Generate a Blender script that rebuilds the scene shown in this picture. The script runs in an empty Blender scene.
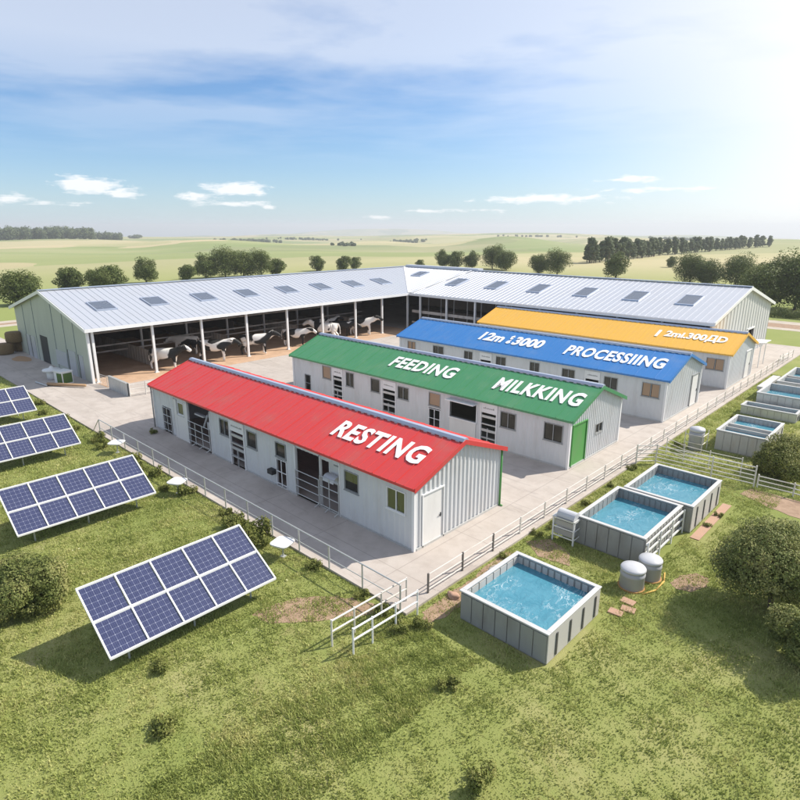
import bpy, bmesh, math, random
import numpy as np
from mathutils import Vector, Matrix
random.seed(7); RNG = np.random.default_rng(11)
PI = math.pi
scene = bpy.context.scene
COL = scene.collection

# ------------------------------------------------------------------ helpers
class MB:
    """collects geometry of ONE mesh"""
    def __init__(s): s.v = []; s.f = []
    def poly(s, pts):
        n = len(s.v); s.v += [tuple(p) for p in pts]; s.f.append(tuple(range(n, n + len(pts))))
    def box(s, x0, x1, y0, y1, z0, z1):
        s.boxT(lambda u, z, d: (u, d, z), x0, x1, z0, z1, y0, y1)
    def boxT(s, T, u0, u1, z0, z1, d0, d1):
        c = [T(u, z, d) for u in (u0, u1) for z in (z0, z1) for d in (d0, d1)]
        e = [Vector(c[k]) - Vector(c[0]) for k in (4, 2, 1)]
        sg = e[0].cross(e[1]).dot(e[2])
        F = [(0, 1, 3, 2), (4, 6, 7, 5), (0, 4, 5, 1), (2, 3, 7, 6), (0, 2, 6, 4), (1, 5, 7, 3)]
        n = len(s.v); s.v += [tuple(p) for p in c]
        for f in F:
            f = f if sg > 0 else f[::-1]
            s.f.append(tuple(n + i for i in f))
    def tube(s, p0, p1, r, n=8, r1=None, cap=True):
        p0 = Vector(p0); p1 = Vector(p1); r1 = r if r1 is None else r1
        d = (p1 - p0).normalized()
        a = d.orthogonal().normalized(); b = d.cross(a)
        k = len(s.v)
        for p, rr in ((p0, r), (p1, r1)):
            for i in range(n):
                t = 2 * PI * i / n
                s.v.append(tuple(p + (a * math.cos(t) + b * math.sin(t)) * rr))
        for i in range(n):
            j = (i + 1) % n
            s.f.append((k + i, k + j, k + n + j, k + n + i))
        if cap:
            s.f.append(tuple(k + n - 1 - i for i in range(n))); s.f.append(tuple(k + n + i for i in range(n)))
    def bar(s, p0, p1, w, h):
        """square bar between two points"""
        p0 = Vector(p0); p1 = Vector(p1); d = (p1 - p0).normalized()
        up = Vector((0, 0, 1)) if abs(d.z) < .95 else Vector((1, 0, 0))
        a = d.cross(up).normalized(); b = a.cross(d)
        def T(u, z, q): return tuple(p0 + (p1 - p0) * u + a * q + b * z)
        s.boxT(T, 0, 1, -h / 2, h / 2, -w / 2, w / 2)
    def lathe(s, prof, n=28, c=(0, 0, 0)):
        k = len(s.v)
        for r, z in prof:
            for i in range(n):
                t = 2 * PI * i / n
                s.v.append((c[0] + r * math.cos(t), c[1] + r * math.sin(t), c[2] + z))
        for j in range(len(prof) - 1):
            for i in range(n):
                i2 = (i + 1) % n
                s.f.append((k + j * n + i, k + j * n + i2, k + (j + 1) * n + i2, k + (j + 1) * n + i))
        s.f.append(tuple(k + n - 1 - i for i in range(n)))
        s.f.append(tuple(k + (len(prof) - 1) * n + i for i in range(n)))
    def build(s, name, mat, parent=None, smooth=False, bevel=0):
        me = bpy.data.meshes.new(name); me.from_pydata(s.v, [], s.f); me.update()
        me.materials.append(M[mat] if isinstance(mat, str) else mat)
        if smooth: me.shade_smooth()
        o = bpy.data.objects.new(name, me); COL.objects.link(o)
        if parent is not None: o.parent = parent
        if bevel:
            b = o.modifiers.new('b', 'BEVEL'); b.width = bevel; b.segments = 2; b.limit_method = 'ANGLE'
        return o
    def build_each(s, name, mat, parent=None, smooth=False):
        """one object per connected piece"""
        par = list(range(len(s.v)))
        def find(a):
            while par[a] != a: par[a] = par[par[a]]; a = par[a]
            return a
        for f in s.f:
            for i in f[1:]: par[find(i)] = find(f[0])
        grp = {}
        for f in s.f: grp.setdefault(find(f[0]), []).append(f)
        for fs in grp.values():
            m = MB(); mp = {}
            for f in fs:
                for i in f:
                    if i not in mp: mp[i] = len(m.v); m.v.append(s.v[i])
                m.f.append(tuple(mp[i] for i in f))
            m.build(name, mat, parent, smooth)

def tag(o, label=None, cat=None, group=None, kind=None):
    if label: o['label'] = label
    if cat: o['category'] = cat
    if group: o['group'] = group
    if kind: o['kind'] = kind
    return o
def empty(name, loc=(0, 0, 0), rz=0.0):
    o = bpy.data.objects.new(name, None); COL.objects.link(o)
    o.location = loc; o.rotation_euler = (0, 0, rz); o.empty_display_size = .3
    return o
def copy_tree(o, parent=None):
    c = o.copy(); COL.objects.link(c)
    if parent is not None: c.parent = parent
    for ch in list(o.children): copy_tree(ch, c)
    return c

# ------------------------------------------------------------------ materials
M = {}
def nodes(name):
    m = bpy.data.materials.new(name); m.use_nodes = True
    nt = m.node_tree; b = nt.nodes['Principled BSDF']
    return m, nt, b
def N(nt, t, **k):
    n = nt.nodes.new(t)
    for a, v in k.items():
        if a in n.inputs.keys(): n.inputs[a].default_value = v
        else: setattr(n, a, v)
    return n
def rgba(c): return (c[0], c[1], c[2], 1)
def mixc(nt, fac, a, b, blend='MIX'):
    n = nt.nodes.new('ShaderNodeMix'); n.data_type = 'RGBA'; n.blend_type = blend
    for sock, v in ((0, fac), (6, a), (7, b)):
        if hasattr(v, 'links') or hasattr(v, 'is_linked'): nt.links.new(v, n.inputs[sock])
        else: n.inputs[sock].default_value = v if sock == 0 else (rgba(v) if len(v) == 3 else v)
    return n.outputs[2]
def math_(nt, op, a, b=None, c=None, clamp=False):
    n = nt.nodes.new('ShaderNodeMath'); n.operation = op; n.use_clamp = clamp
    for i, v in enumerate((a, b, c)):
        if v is None: continue
        if hasattr(v, 'is_linked'): nt.links.new(v, n.inputs[i])
        else: n.inputs[i].default_value = v
    return n.outputs[0]
def ramp(nt, src, stops):
    r = nt.nodes.new('ShaderNodeValToRGB'); e = r.color_ramp.elements
    while len(e) < len(stops): e.new(.5)
    for el, (p, c) in zip(e, stops):
        el.position = p; el.color = rgba(c) if len(c) == 3 else c
    nt.links.new(src, r.inputs[0]); return r.outputs[0]
def noise(nt, scale, detail=4, rough=.55, vec=None, dist=0):
    n = nt.nodes.new('ShaderNodeTexNoise'); n.inputs['Scale'].default_value = scale
    n.inputs['Detail'].default_value = detail; n.inputs['Roughness'].default_value = rough
    n.inputs['Distortion'].default_value = dist
    if vec is not None: nt.links.new(vec, n.inputs['Vector'])
    return n.outputs[0]
def pos(nt): return nt.nodes.new('ShaderNodeNewGeometry').outputs['Position']
def objc(nt): return nt.nodes.new('ShaderNodeTexCoord').outputs['Object']
def mapping(nt, vec, scale=(1, 1, 1), rot=(0, 0, 0)):
    n = nt.nodes.new('ShaderNodeMapping'); n.inputs['Scale'].default_value = scale; n.inputs['Rotation'].default_value = rot
    nt.links.new(vec, n.inputs[0]); return n.outputs[0]
def bump(nt, b, h, strength=.3, dist=.02):
    n = nt.nodes.new('ShaderNodeBump'); n.inputs['Strength'].default_value = strength; n.inputs['Distance'].default_value = dist
    nt.links.new(h, n.inputs['Height']); nt.links.new(n.outputs[0], b.inputs['Normal'])
def paint(name, col, rough=.45, metal=0., var=.12, dirt=(.25, .22, .18), dirtamt=.25, scale=1.3, spec=.5, streak=True):
    m, nt, b = nodes(name); p = objc(nt)
    n1 = noise(nt, scale, 5, .6, mapping(nt, p, (1, 1, .35 if streak else 1)))
    n2 = noise(nt, scale * 9, 3, .6, p)
    c = mixc(nt, math_(nt, 'MULTIPLY', n2, var * 2), tuple(x * (1 + var * .5) for x in col), tuple(x * (1 - var) for x in col))
    f = math_(nt, 'MULTIPLY', math_(nt, 'SMOOTH_MIN', math_(nt, 'MAXIMUM', math_(nt, 'SUBTRACT', n1, .5), 0.), .3, .1), dirtamt * 4, clamp=True)
    c = mixc(nt, f, c, dirt)
    nt.links.new(c, b.inputs['Base Color'])
    r = math_(nt, 'ADD', math_(nt, 'MULTIPLY', n1, .25), rough - .12)
    nt.links.new(r, b.inputs['Roughness']); b.inputs['Metallic'].default_value = metal
    b.inputs['Specular IOR Level'].default_value = spec
    M[name] = m; return m
paint('red_roof', (.56, .048, .045), .42, var=.2, dirt=(.42, .12, .10), dirtamt=.55, scale=.7)
paint('green_roof', (.055, .235, .098), .42, var=.2, dirt=(.12, .27, .14), dirtamt=.55, scale=.7)
paint('blue_roof', (.030, .175, .46), .42, var=.2, dirt=(.10, .22, .45), dirtamt=.55, scale=.7)
paint('yellow_roof', (.72, .40, .05), .45, var=.1, dirt=(.6, .36, .12), dirtamt=.3)
paint('green_door', (.07, .28, .06), .5, var=.08)
paint('ridge_metal', (.40, .45, .55), .35, .3, var=.08)
paint('white_wall', (.60, .61, .61), .5, var=.08, dirt=(.42, .39, .35), dirtamt=.35)
paint('white_trim', (.76, .76, .75), .45, var=.05, dirtamt=.12)
paint('pale_door', (.70, .69, .66), .5, var=.05, dirtamt=.12)
paint('barn_roof', (.50, .52, .56), .38, .25, var=.08, dirt=(.42, .42, .44), dirtamt=.3, scale=.35)
paint('barn_wall', (.42, .45, .39), .55, var=.1, dirt=(.27, .28, .25), dirtamt=.3, scale=.5)
paint('barn_gable', (.56, .56, .54), .55, var=.1, dirt=(.35, .32, .28), dirtamt=.35, scale=.6)
paint('barn_seam', (.20, .24, .25), .55, var=.1)
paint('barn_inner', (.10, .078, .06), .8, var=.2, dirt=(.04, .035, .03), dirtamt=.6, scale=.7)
paint('pen_wall', (.50, .45, .40), .7, var=.2, dirt=(.10, .085, .07), dirtamt=.5)
paint('grey_steel', (.42, .42, .42), .45, .3, var=.12)
paint('beam_wood', (.30, .22, .15), .7, var=.2)
paint('skylight', (.10, .12, .155), .25, var=.12, dirtamt=.15)
paint('galv', (.52, .53, .52), .4, .35, var=.12, dirt=(.35, .31, .27), dirtamt=.35)
paint('rail_paint', (.66, .63, .58), .5, var=.1, dirt=(.33, .25, .18), dirtamt=.5)
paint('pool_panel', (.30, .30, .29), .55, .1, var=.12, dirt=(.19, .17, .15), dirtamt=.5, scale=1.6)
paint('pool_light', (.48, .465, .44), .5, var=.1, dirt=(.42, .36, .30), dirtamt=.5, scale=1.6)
paint('pool_rim', (.52, .52, .51), .45, var=.08, dirt=(.42, .38, .33), dirtamt=.3)
paint('pool_inside', (.20, .24, .26), .6, var=.15)
paint('dark_slot', (.07, .07, .07), .6)
paint('tank_plastic', (.36, .37, .39), .45, var=.08, dirt=(.35, .31, .26), dirtamt=.4)
paint('tank_lid', (.50, .51, .53), .4, var=.06, dirt=(.4, .38, .34), dirtamt=.3)
paint('ochre', (.55, .35, .08), .7)
paint('ochre_rust', (.42, .22, .07), .8, var=.2)
paint('orange', (.65, .22, .03), .6)
paint('lettering', (.86, .86, .85), .45, var=.02, dirtamt=.04)
paint('frame_grey', (.30, .31, .31), .5, .2)
paint('black_rubber_and_shade', (.03, .03, .03), .7)  # rubber parts; also the shade coloured into barn door openings
paint('dark_olive', (.11, .12, .035), .3, var=.2)
paint('beige_blind', (.36, .24, .15), .6, var=.15)
paint('log_wood', (.38, .24, .13), .8, var=.25, scale=4)
paint('stone', (.46, .40, .34), .85, var=.2, scale=3)
paint('terracotta', (.42, .26, .18), .85, var=.25, scale=3)
paint('crate_green', (.07, .13, .025), .7, var=.3, scale=4)
paint('post_dark', (.12, .11, .10), .6, var=.2)

def hay():
    m, nt, b = nodes('hay'); p = objc(nt)
    n = noise(nt, 14, 5, .7, mapping(nt, p, (1, 6, 1)))
    nt.links.new(ramp(nt, n, [(.3, (.10, .065, .03)), (.7, (.36, .25, .13))]), b.inputs['Base Color'])
    b.inputs['Roughness'].default_value = .95; bump(nt, b, n, .8, .06); M['hay'] = m
hay()
def glass():
    m, nt, b = nodes('window_glass'); p = objc(nt)
    n = noise(nt, 1.2, 2, .5, p)
    nt.links.new(ramp(nt, n, [(.35, (.012, .013, .013)), (.65, (.05, .052, .04))]), b.inputs['Base Color'])
    b.inputs['Roughness'].default_value = .08; b.inputs['Specular IOR Level'].default_value = .6
    tr = nt.nodes.new('ShaderNodeBsdfTransparent'); tr.inputs[0].default_value = (.55, .6, .5, 1)
    mx = nt.nodes.new('ShaderNodeMixShader'); mx.inputs[0].default_value = .3
    nt.links.new(b.outputs[0], mx.inputs[1]); nt.links.new(tr.outputs[0], mx.inputs[2])
    nt.links.new(mx.outputs[0], nt.nodes['Material Output'].inputs[0]); M['window_glass'] = m
glass()
def solar():
    m, nt, b = nodes('solar_cells'); p = objc(nt)
    sx = nt.nodes.new('ShaderNodeSeparateXYZ'); nt.links.new(p, sx.inputs[0])
    def lines(o, n_, size, w):
        f = math_(nt, 'FRACT', math_(nt, 'ADD', math_(nt, 'MULTIPLY', o, n_ / size), 50.5 if False else 50.))
        a = math_(nt, 'ABSOLUTE', math_(nt, 'SUBTRACT', f, .5))
        return math_(nt, 'GREATER_THAN', a, .5 - w)
    l1 = math_(nt, 'MAXIMUM', lines(sx.outputs[0], 6, 1.26, .035), lines(sx.outputs[1], 6, 1.1, .035))
    # pads where the cell corners meet
    l2 = math_(nt, 'MULTIPLY', lines(sx.outputs[0], 6, 1.26, .07), lines(sx.outputs[1], 6, 1.1, .07))
    fine = lines(sx.outputs[1], 18, 1.1, .05)
    n = noise(nt, 3.2, 3, .6, p); cellv = nt.nodes.new('ShaderNodeTexVoronoi'); cellv.inputs['Scale'].default_value = 22
    nt.links.new(p, cellv.inputs[0])
    base = mixc(nt, n, (.018, .023, .062), (.045, .052, .115))
    base = mixc(nt, math_(nt, 'MULTIPLY', cellv.outputs[0], .35), base, (.07, .085, .20))
    c = mixc(nt, math_(nt, 'MULTIPLY', fine, .22), base, (.3, .32, .4))
    c = mixc(nt, math_(nt, 'MULTIPLY', l1, .32), c, (.36, .39, .5))
    c = mixc(nt, math_(nt, 'MULTIPLY', l2, .45), c, (.5, .52, .6))
    nt.links.new(c, b.inputs['Base Color']); b.inputs['Roughness'].default_value = .22
    b.inputs['Specular IOR Level'].default_value = .5; M['solar_cells'] = m
solar()
def water():
    m, nt, b = nodes('pool_water'); p = pos(nt)
    w = noise(nt, 2.6, 4, .55, mapping(nt, p, (1, .55, 1), (0, 0, .5)), 1.2)
    w2 = noise(nt, 9, 3, .5, p, .8)
    ri = math_(nt, 'ABSOLUTE', math_(nt, 'SUBTRACT', noise(nt, 2.6, 5, .66, mapping(nt, p, (1, .5, 1), (0, 0, .7)), 1.2), .5))
    foam_glint = math_(nt, 'MULTIPLY', math_(nt, 'SUBTRACT', 1., math_(nt, 'MULTIPLY', ri, 42.), clamp=True),
                 math_(nt, 'MULTIPLY', math_(nt, 'SUBTRACT', noise(nt, .8, 3, .6, p), .47), 7., clamp=True), clamp=True)
    c = mixc(nt, w, (.035, .18, .255), (.10, .31, .40))
    c = mixc(nt, math_(nt, 'MULTIPLY', foam_glint, .6), c, (.8, .86, .88))  # pale streaks: foam, and ripple highlights put into the colour
    nt.links.new(c, b.inputs['Base Color']); b.inputs['Roughness'].default_value = .06
    b.inputs['Specular IOR Level'].default_value = .5
    bump(nt, b, math_(nt, 'ADD', w, math_(nt, 'MULTIPLY', w2, .25)), .5, .10); M['pool_water'] = m
water()
def concrete():
    m, nt, b = nodes('concrete'); p = pos(nt)
    n1 = noise(nt, .16, 6, .62, p, .6); n2 = noise(nt, 1.4, 5, .6, p); n3 = noise(nt, 14, 3, .6, p)
    c = ramp(nt, n1, [(.3, (.37, .325, .285)), (.5, (.47, .42, .375)), (.72, (.53, .48, .43))])
    c = mixc(nt, math_(nt, 'MULTIPLY', math_(nt, 'SUBTRACT', n2, .45, clamp=True), 2.1, clamp=True), c, (.35, .30, .26))
    c = mixc(nt, math_(nt, 'MULTIPLY', n3, .12), c, (.30, .27, .24))
    # faint tyre scuffs and cracks
    st = noise(nt, .9, 4, .6, mapping(nt, p, (.25, 1.6, 1), (0, 0, .35)), 1.0)
    c = mixc(nt, math_(nt, 'MULTIPLY', math_(nt, 'GREATER_THAN', st, .61), .24), c, (.25, .22, .2))
    sx = nt.nodes.new('ShaderNodeSeparateXYZ'); nt.links.new(p, sx.inputs[0])
    def joint(o, per, off):
        f = math_(nt, 'FRACT', math_(nt, 'ADD', math_(nt, 'DIVIDE', o, per), 50 + off))
        return math_(nt, 'GREATER_THAN', math_(nt, 'ABSOLUTE', math_(nt, 'SUBTRACT', f, .5)), .5 - .016 / per)
    j = math_(nt, 'MAXIMUM', joint(sx.outputs[0], 4.5, .2), joint(sx.outputs[1], 4.1, .36))
    c = mixc(nt, math_(nt, 'MULTIPLY', j, .55), c, (.22, .19, .17))
    nt.links.new(c, b.inputs['Base Color']); b.inputs['Roughness'].default_value = .85
    bump(nt, b, n3, .25, .01); M['concrete'] = m
concrete()
def simple_ground(name, c1, c2, sc=2):
    m, nt, b = nodes(name); p = pos(nt); n = noise(nt, sc, 6, .65, p, .4)
    nt.links.new(ramp(nt, n, [(.3, c1), (.7, c2)]), b.inputs['Base Color']); b.inputs['Roughness'].default_value = .95
    bump(nt, b, n, .5, .03); M[name] = m
simple_ground('sand', (.42, .27, .17), (.56, .38, .25), .8)
simple_ground('dirt', (.24, .155, .10), (.40, .28, .19), 2.2)
simple_ground('gravel', (.38, .33, .27), (.52, .46, .38), .7)
def ground_mat():
    m, nt, b = nodes('grassland'); p = pos(nt)
    n1 = noise(nt, .22, 5, .6, p, .5); n2 = noise(nt, 1.7, 5, .65, p); n3 = noise(nt, 22, 3, .7, p)
    lawn = ramp(nt, n1, [(.30, (.20, .24, .065)), (.5, (.27, .29, .095)), (.70, (.38, .35, .16))])
    lawn = mixc(nt, math_(nt, 'MULTIPLY', math_(nt, 'SUBTRACT', n2, .42, clamp=True), 1.5, clamp=True), lawn, (.20, .25, .065))
    lawn = mixc(nt, math_(nt, 'MULTIPLY', math_(nt, 'SUBTRACT', n3, .4, clamp=True), .8, clamp=True), lawn, (.15, .19, .05))
    dry = math_(nt, 'MULTIPLY', math_(nt, 'SUBTRACT', noise(nt, .33, 5, .6, p, .8), .60, clamp=True), 7., clamp=True)
    lawn = mixc(nt, math_(nt, 'MULTIPLY', dry, .6), lawn, (.29, .22, .12))
    # far fields: crops in large soft patches
    v = nt.nodes.new('ShaderNodeTexVoronoi'); v.inputs['Scale'].default_value = 1 / 190.; v.feature = 'F1'
    wob = nt.nodes.new('ShaderNodeTexNoise'); wob.inputs['Scale'].default_value = .004; wob.inputs['Detail'].default_value = 3
    nt.links.new(p, wob.inputs['Vector'])
    vm = nt.nodes.new('ShaderNodeVectorMath'); vm.operation = 'MULTIPLY_ADD'
    nt.links.new(wob.outputs[1], vm.inputs[0]); vm.inputs[1].default_value = (420, 420, 0); nt.links.new(mapping(nt, p, (1, .6, 0), (0, 0, .5)), vm.inputs[2])
    nt.links.new(vm.outputs[0], v.inputs['Vector'])
    sc = nt.nodes.new('ShaderNodeSeparateColor'); nt.links.new(v.outputs['Color'], sc.inputs[0])
    crop = ramp(nt, sc.outputs[0], [(.0, (.12, .18, .07)), (.25, (.28, .32, .13)), (.42, (.50, .43, .26)), (.55, (.15, .21, .08)), (.75, (.58, .46, .30)), (.9, (.17, .24, .09)), (1., (.36, .36, .17))])
    soft = ramp(nt, noise(nt, .0052, 4, .5, mapping(nt, p, (1, .55, 1), (0, 0, .8)), .8), [(.38, (.15, .22, .08)), (.5, (.36, .37, .17)), (.62, (.55, .46, .29))])
    crop = mixc(nt, .3, crop, soft)
    crop = mixc(nt, math_(nt, 'MULTIPLY', noise(nt, .03, 5, .7, p), .25), crop, (.2, .23, .09))
    near = mixc(nt, noise(nt, .03, 4, .6, p, .5), (.20, .25, .07), (.30, .33, .12))
    d = nt.nodes.new('ShaderNodeVectorMath'); d.operation = 'LENGTH'; nt.links.new(p, d.inputs[0])
    def sm(a, c_): return math_(nt, 'DIVIDE', math_(nt, 'SUBTRACT', d.outputs['Value'], a), c_ - a, clamp=True)
    c = mixc(nt, sm(50, 100), lawn, near); c = mixc(nt, sm(130, 240), c, crop)
    nt.links.new(c, b.inputs['Base Color']); b.inputs['Roughness'].default_value = 1.; b.inputs['Specular IOR Level'].default_value = .15
    bump(nt, b, n3, .6, .05); M['grassland'] = m
ground_mat()
def foliage(name, dark, mid, light, sc=1.2, trans=.25):
    m, nt, b = nodes(name); p = objc(nt)
    n1 = noise(nt, sc, 3, .6, p); n2 = noise(nt, sc * 14, 2, .6, p)
    c = ramp(nt, math_(nt, 'ADD', math_(nt, 'MULTIPLY', n1, .55), math_(nt, 'MULTIPLY', n2, .45)), [(.36, dark), (.5, mid), (.63, light)])
    nt.links.new(c, b.inputs['Base Color']); b.inputs['Roughness'].default_value = .6; b.inputs['Specular IOR Level'].default_value = .25
    t = nt.nodes.new('ShaderNodeBsdfTranslucent'); nt.links.new(c, t.inputs[0])
    mx = nt.nodes.new('ShaderNodeMixShader'); mx.inputs[0].default_value = trans
    nt.links.new(b.outputs[0], mx.inputs[1]); nt.links.new(t.outputs[0], mx.inputs[2])
    nt.links.new(mx.outputs[0], nt.nodes['Material Output'].inputs[0]); M[name] = m
foliage('oak_leaves', (.065, .095, .022), (.12, .155, .040), (.21, .23, .075), .5)
foliage('olive_leaves', (.10, .135, .03), (.21, .235, .07), (.42, .39, .16), .9)
foliage('shrub_leaves', (.10, .13, .025), (.19, .21, .05), (.36, .34, .12), 2.)
foliage('poplar_leaves', (.08, .115, .055), (.13, .165, .075), (.19, .22, .11), .6)
foliage('grass_blades', (.23, .28, .07), (.38, .42, .13), (.56, .54, .23), .35, .3)
foliage('yellow_flowers', (.4, .38, .12), (.65, .62, .3), (.8, .78, .6), 4, .1)
def bark():
    m, nt, b = nodes('bark'); p = objc(nt); n = noise(nt, 7, 5, .7, mapping(nt, p, (3, 3, .7)))
    nt.links.new(ramp(nt, n, [(.3, (.06, .045, .03)), (.7, (.18, .14, .10))]), b.inputs['Base Color'])
    b.inputs['Roughness'].default_value = .95; bump(nt, b, n, .8, .05); M['bark'] = m
bark()
def cowhide():
    m, nt, b = nodes('cowhide'); p = objc(nt)
    oi = nt.nodes.new('ShaderNodeObjectInfo'); va = nt.nodes.new('ShaderNodeVectorMath'); va.operation = 'ADD'
    cb = nt.nodes.new('ShaderNodeCombineXYZ')
    for i, k in enumerate((37., 21., 11.)): nt.links.new(math_(nt, 'MULTIPLY', oi.outputs['Random'], k), cb.inputs[i])
    nt.links.new(p, va.inputs[0]); nt.links.new(cb.outputs[0], va.inputs[1])
    n = noise(nt, 1.15, 1.5, .45, va.outputs[0], .5)
    f = math_(nt, 'MULTIPLY', math_(nt, 'SUBTRACT', n, .485), 40., clamp=True)
    c = mixc(nt, f, (.80, .77, .72), (.010, .010, .010))
    nt.links.new(c, b.inputs['Base Color']); b.inputs['Roughness'].default_value = .7; M['cowhide'] = m
cowhide()

# ------------------------------------------------------------------ camera, light, sky
H = 13.0; PITCH = 16.13; HEAD = 133.65
cd = bpy.data.cameras.new('camera'); cam = bpy.data.objects.new('camera', cd); COL.objects.link(cam)
cam.location = (0, 0, H); cam.rotation_euler = (math.radians(90 - PITCH), 0, math.radians(HEAD - 90))
cd.sensor_width = 36; cd.lens = 597.6 / 800 * 36; cd.clip_end = 30000; cd.clip_start = .1
scene.camera = cam
SUN = Vector((1.4, 2.6, 2.87)).normalized()
sd = bpy.data.lights.new('sun', 'SUN'); sd.energy = 5.0; sd.angle = math.radians(.6); sd.color = (1, .93, .83)
so = bpy.data.objects.new('sun', sd); COL.objects.link(so)
so.rotation_euler = SUN.to_track_quat('Z', 'Y').to_euler(); so.location = (40, 80, 90)

w = bpy.data.worlds.new('World'); scene.world = w; w.use_nodes = True
nt = w.node_tree; bg = nt.nodes['Background']
sky = nt.nodes.new('ShaderNodeTexSky'); sky.sky_type = 'NISHITA'; sky.sun_disc = False
sky.sun_elevation = math.asin(SUN.z); sky.sun_rotation = math.atan2(SUN.x, SUN.y)
sky.air_density = 1.0; sky.dust_density = .6; sky.ozone_density = 2.0; sky.altitude = 100
tc = nt.nodes.new('ShaderNodeTexCoord').outputs['Generated']
nrm = nt.nodes.new('ShaderNodeVectorMath'); nrm.operation = 'NORMALIZE'; nt.links.new(tc, nrm.inputs[0]); dv = nrm.outputs[0]
sp = nt.nodes.new('ShaderNodeSeparateXYZ'); nt.links.new(dv, sp.inputs[0])
az = math_(nt, 'SUBTRACT', HEAD, math_(nt, 'MULTIPLY', math_(nt, 'ARCTAN2', sp.outputs[1], sp.outputs[0]), 180 / PI))
el = math_(nt, 'MULTIPLY', math_(nt, 'ARCSINE', sp.outputs[2]), 180 / PI)
cn = noise(nt, 26, 7, .62, mapping(nt, dv, (1, 1, 2.6)), .25)
cs = noise(nt, 16, 6, .6, mapping(nt, dv, (1, 1, 9)), .5)
tot = None
for a0, e0, sa, se, amp in [(-26.4, 3.3, 2.7, .85, 1.45), (-23.9, 2.75, 1.9, .45, 1.15), (-31.8, 2.1, 2.0, .40, 1.2), (-28.9, 1.8, 3.2, .28, .95),
                            (-14.6, 3.2, 3.3, .62, 1.4), (-17.8, 2.6, 2.6, .42, 1.15), (-14.5, 1.95, 3.6, .32, .95), (-11.6, 1.75, 1.6, .26, .8),
                            (-2.0, .85, 1.7, .22, .75), (12.8, 2.35, 6.5, .50, 1.1), (4.6, 1.45, 6.0, .28, .9), (18.8, 3.9, 3.2, .38, 1.0), (22, 3.0, 5.5, .3, .8)]:
    dx = math_(nt, 'DIVIDE', math_(nt, 'SUBTRACT', az, a0), sa); de = math_(nt, 'DIVIDE', math_(nt, 'SUBTRACT', el, e0), se)
    q = math_(nt, 'ADD', math_(nt, 'MULTIPLY', dx, dx), math_(nt, 'MULTIPLY', de, de))
    g = math_(nt, 'MULTIPLY', math_(nt, 'EXPONENT', math_(nt, 'MULTIPLY', q, -1.)), amp)
    tot = g if tot is None else math_(nt, 'MAXIMUM', tot, g)
cl = math_(nt, 'MULTIPLY', math_(nt, 'SUBTRACT', math_(nt, 'ADD', tot, math_(nt, 'MULTIPLY', math_(nt, 'SUBTRACT', math_(nt, 'ADD', math_(nt, 'MULTIPLY', cn, .6), math_(nt, 'MULTIPLY', cs, .4)), .5), 3.6)), .52), 2.2, clamp=True)
cl = math_(nt, 'MULTIPLY', cl, math_(nt, 'MULTIPLY', tot, 3., clamp=True))
# bright broken cloud sheet higher up
pl = nt.nodes.new('ShaderNodeVectorMath'); pl.operation = 'SCALE'; nt.links.new(dv, pl.inputs[0])
nt.links.new(math_(nt, 'DIVIDE', 1., math_(nt, 'MAXIMUM', sp.outputs[2], .03)), pl.inputs['Scale'])
hi = noise(nt, .5, 6, .55, pl.outputs[0], .2)
hm = math_(nt, 'DIVIDE', math_(nt, 'SUBTRACT', el, 5.), 9., clamp=True)
hic = math_(nt, 'MULTIPLY', math_(nt, 'MULTIPLY', math_(nt, 'SUBTRACT', math_(nt, 'ADD', hi, math_(nt, 'MULTIPLY', hm, .16)), .47), 5., clamp=True), hm, clamp=True)
# thin bright veil towards the sun and along the horizon
dt = nt.nodes.new('ShaderNodeVectorMath'); dt.operation = 'DOT_PRODUCT'; nt.links.new(dv, dt.inputs[0])
ga = math.radians(HEAD - 52); dt.inputs[1].default_value = Vector((math.cos(ga), math.sin(ga), .22)).normalized()
veil = math_(nt, 'POWER', math_(nt, 'MAXIMUM', dt.outputs['Value'], 0.), 9.)
hz = math_(nt, 'EXPONENT', math_(nt, 'MULTIPLY', math_(nt, 'ABSOLUTE', el), -.28))
vf = math_(nt, 'MULTIPLY', veil, 1.5, clamp=True)
WK = .09
tint = mixc(nt, 1., sky.outputs[0], (.74, 1.02, 1.32), 'MULTIPLY')
tint = mixc(nt, math_(nt, 'MULTIPLY', hz, .55), tint, (7.6, 8.9, 10.0))
c1 = mixc(nt, math_(nt, 'MULTIPLY', vf, .92), tint, (10.8, 10.45, 10.0))
c1 = mixc(nt, math_(nt, 'MAXIMUM', math_(nt, 'MULTIPLY', cl, .85), math_(nt, 'MULTIPLY', hic, .45)), c1, (10.2, 10.3, 10.4))
nt.links.new(c1, bg.inputs[0]); bg.inputs[1].default_value = WK
scene.view_settings.view_transform = 'Standard'; scene.view_settings.look = 'None'
scene.view_settings.exposure = 0.3; scene.view_settings.gamma = 1; scene.view_settings.use_curve_mapping = False

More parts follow.
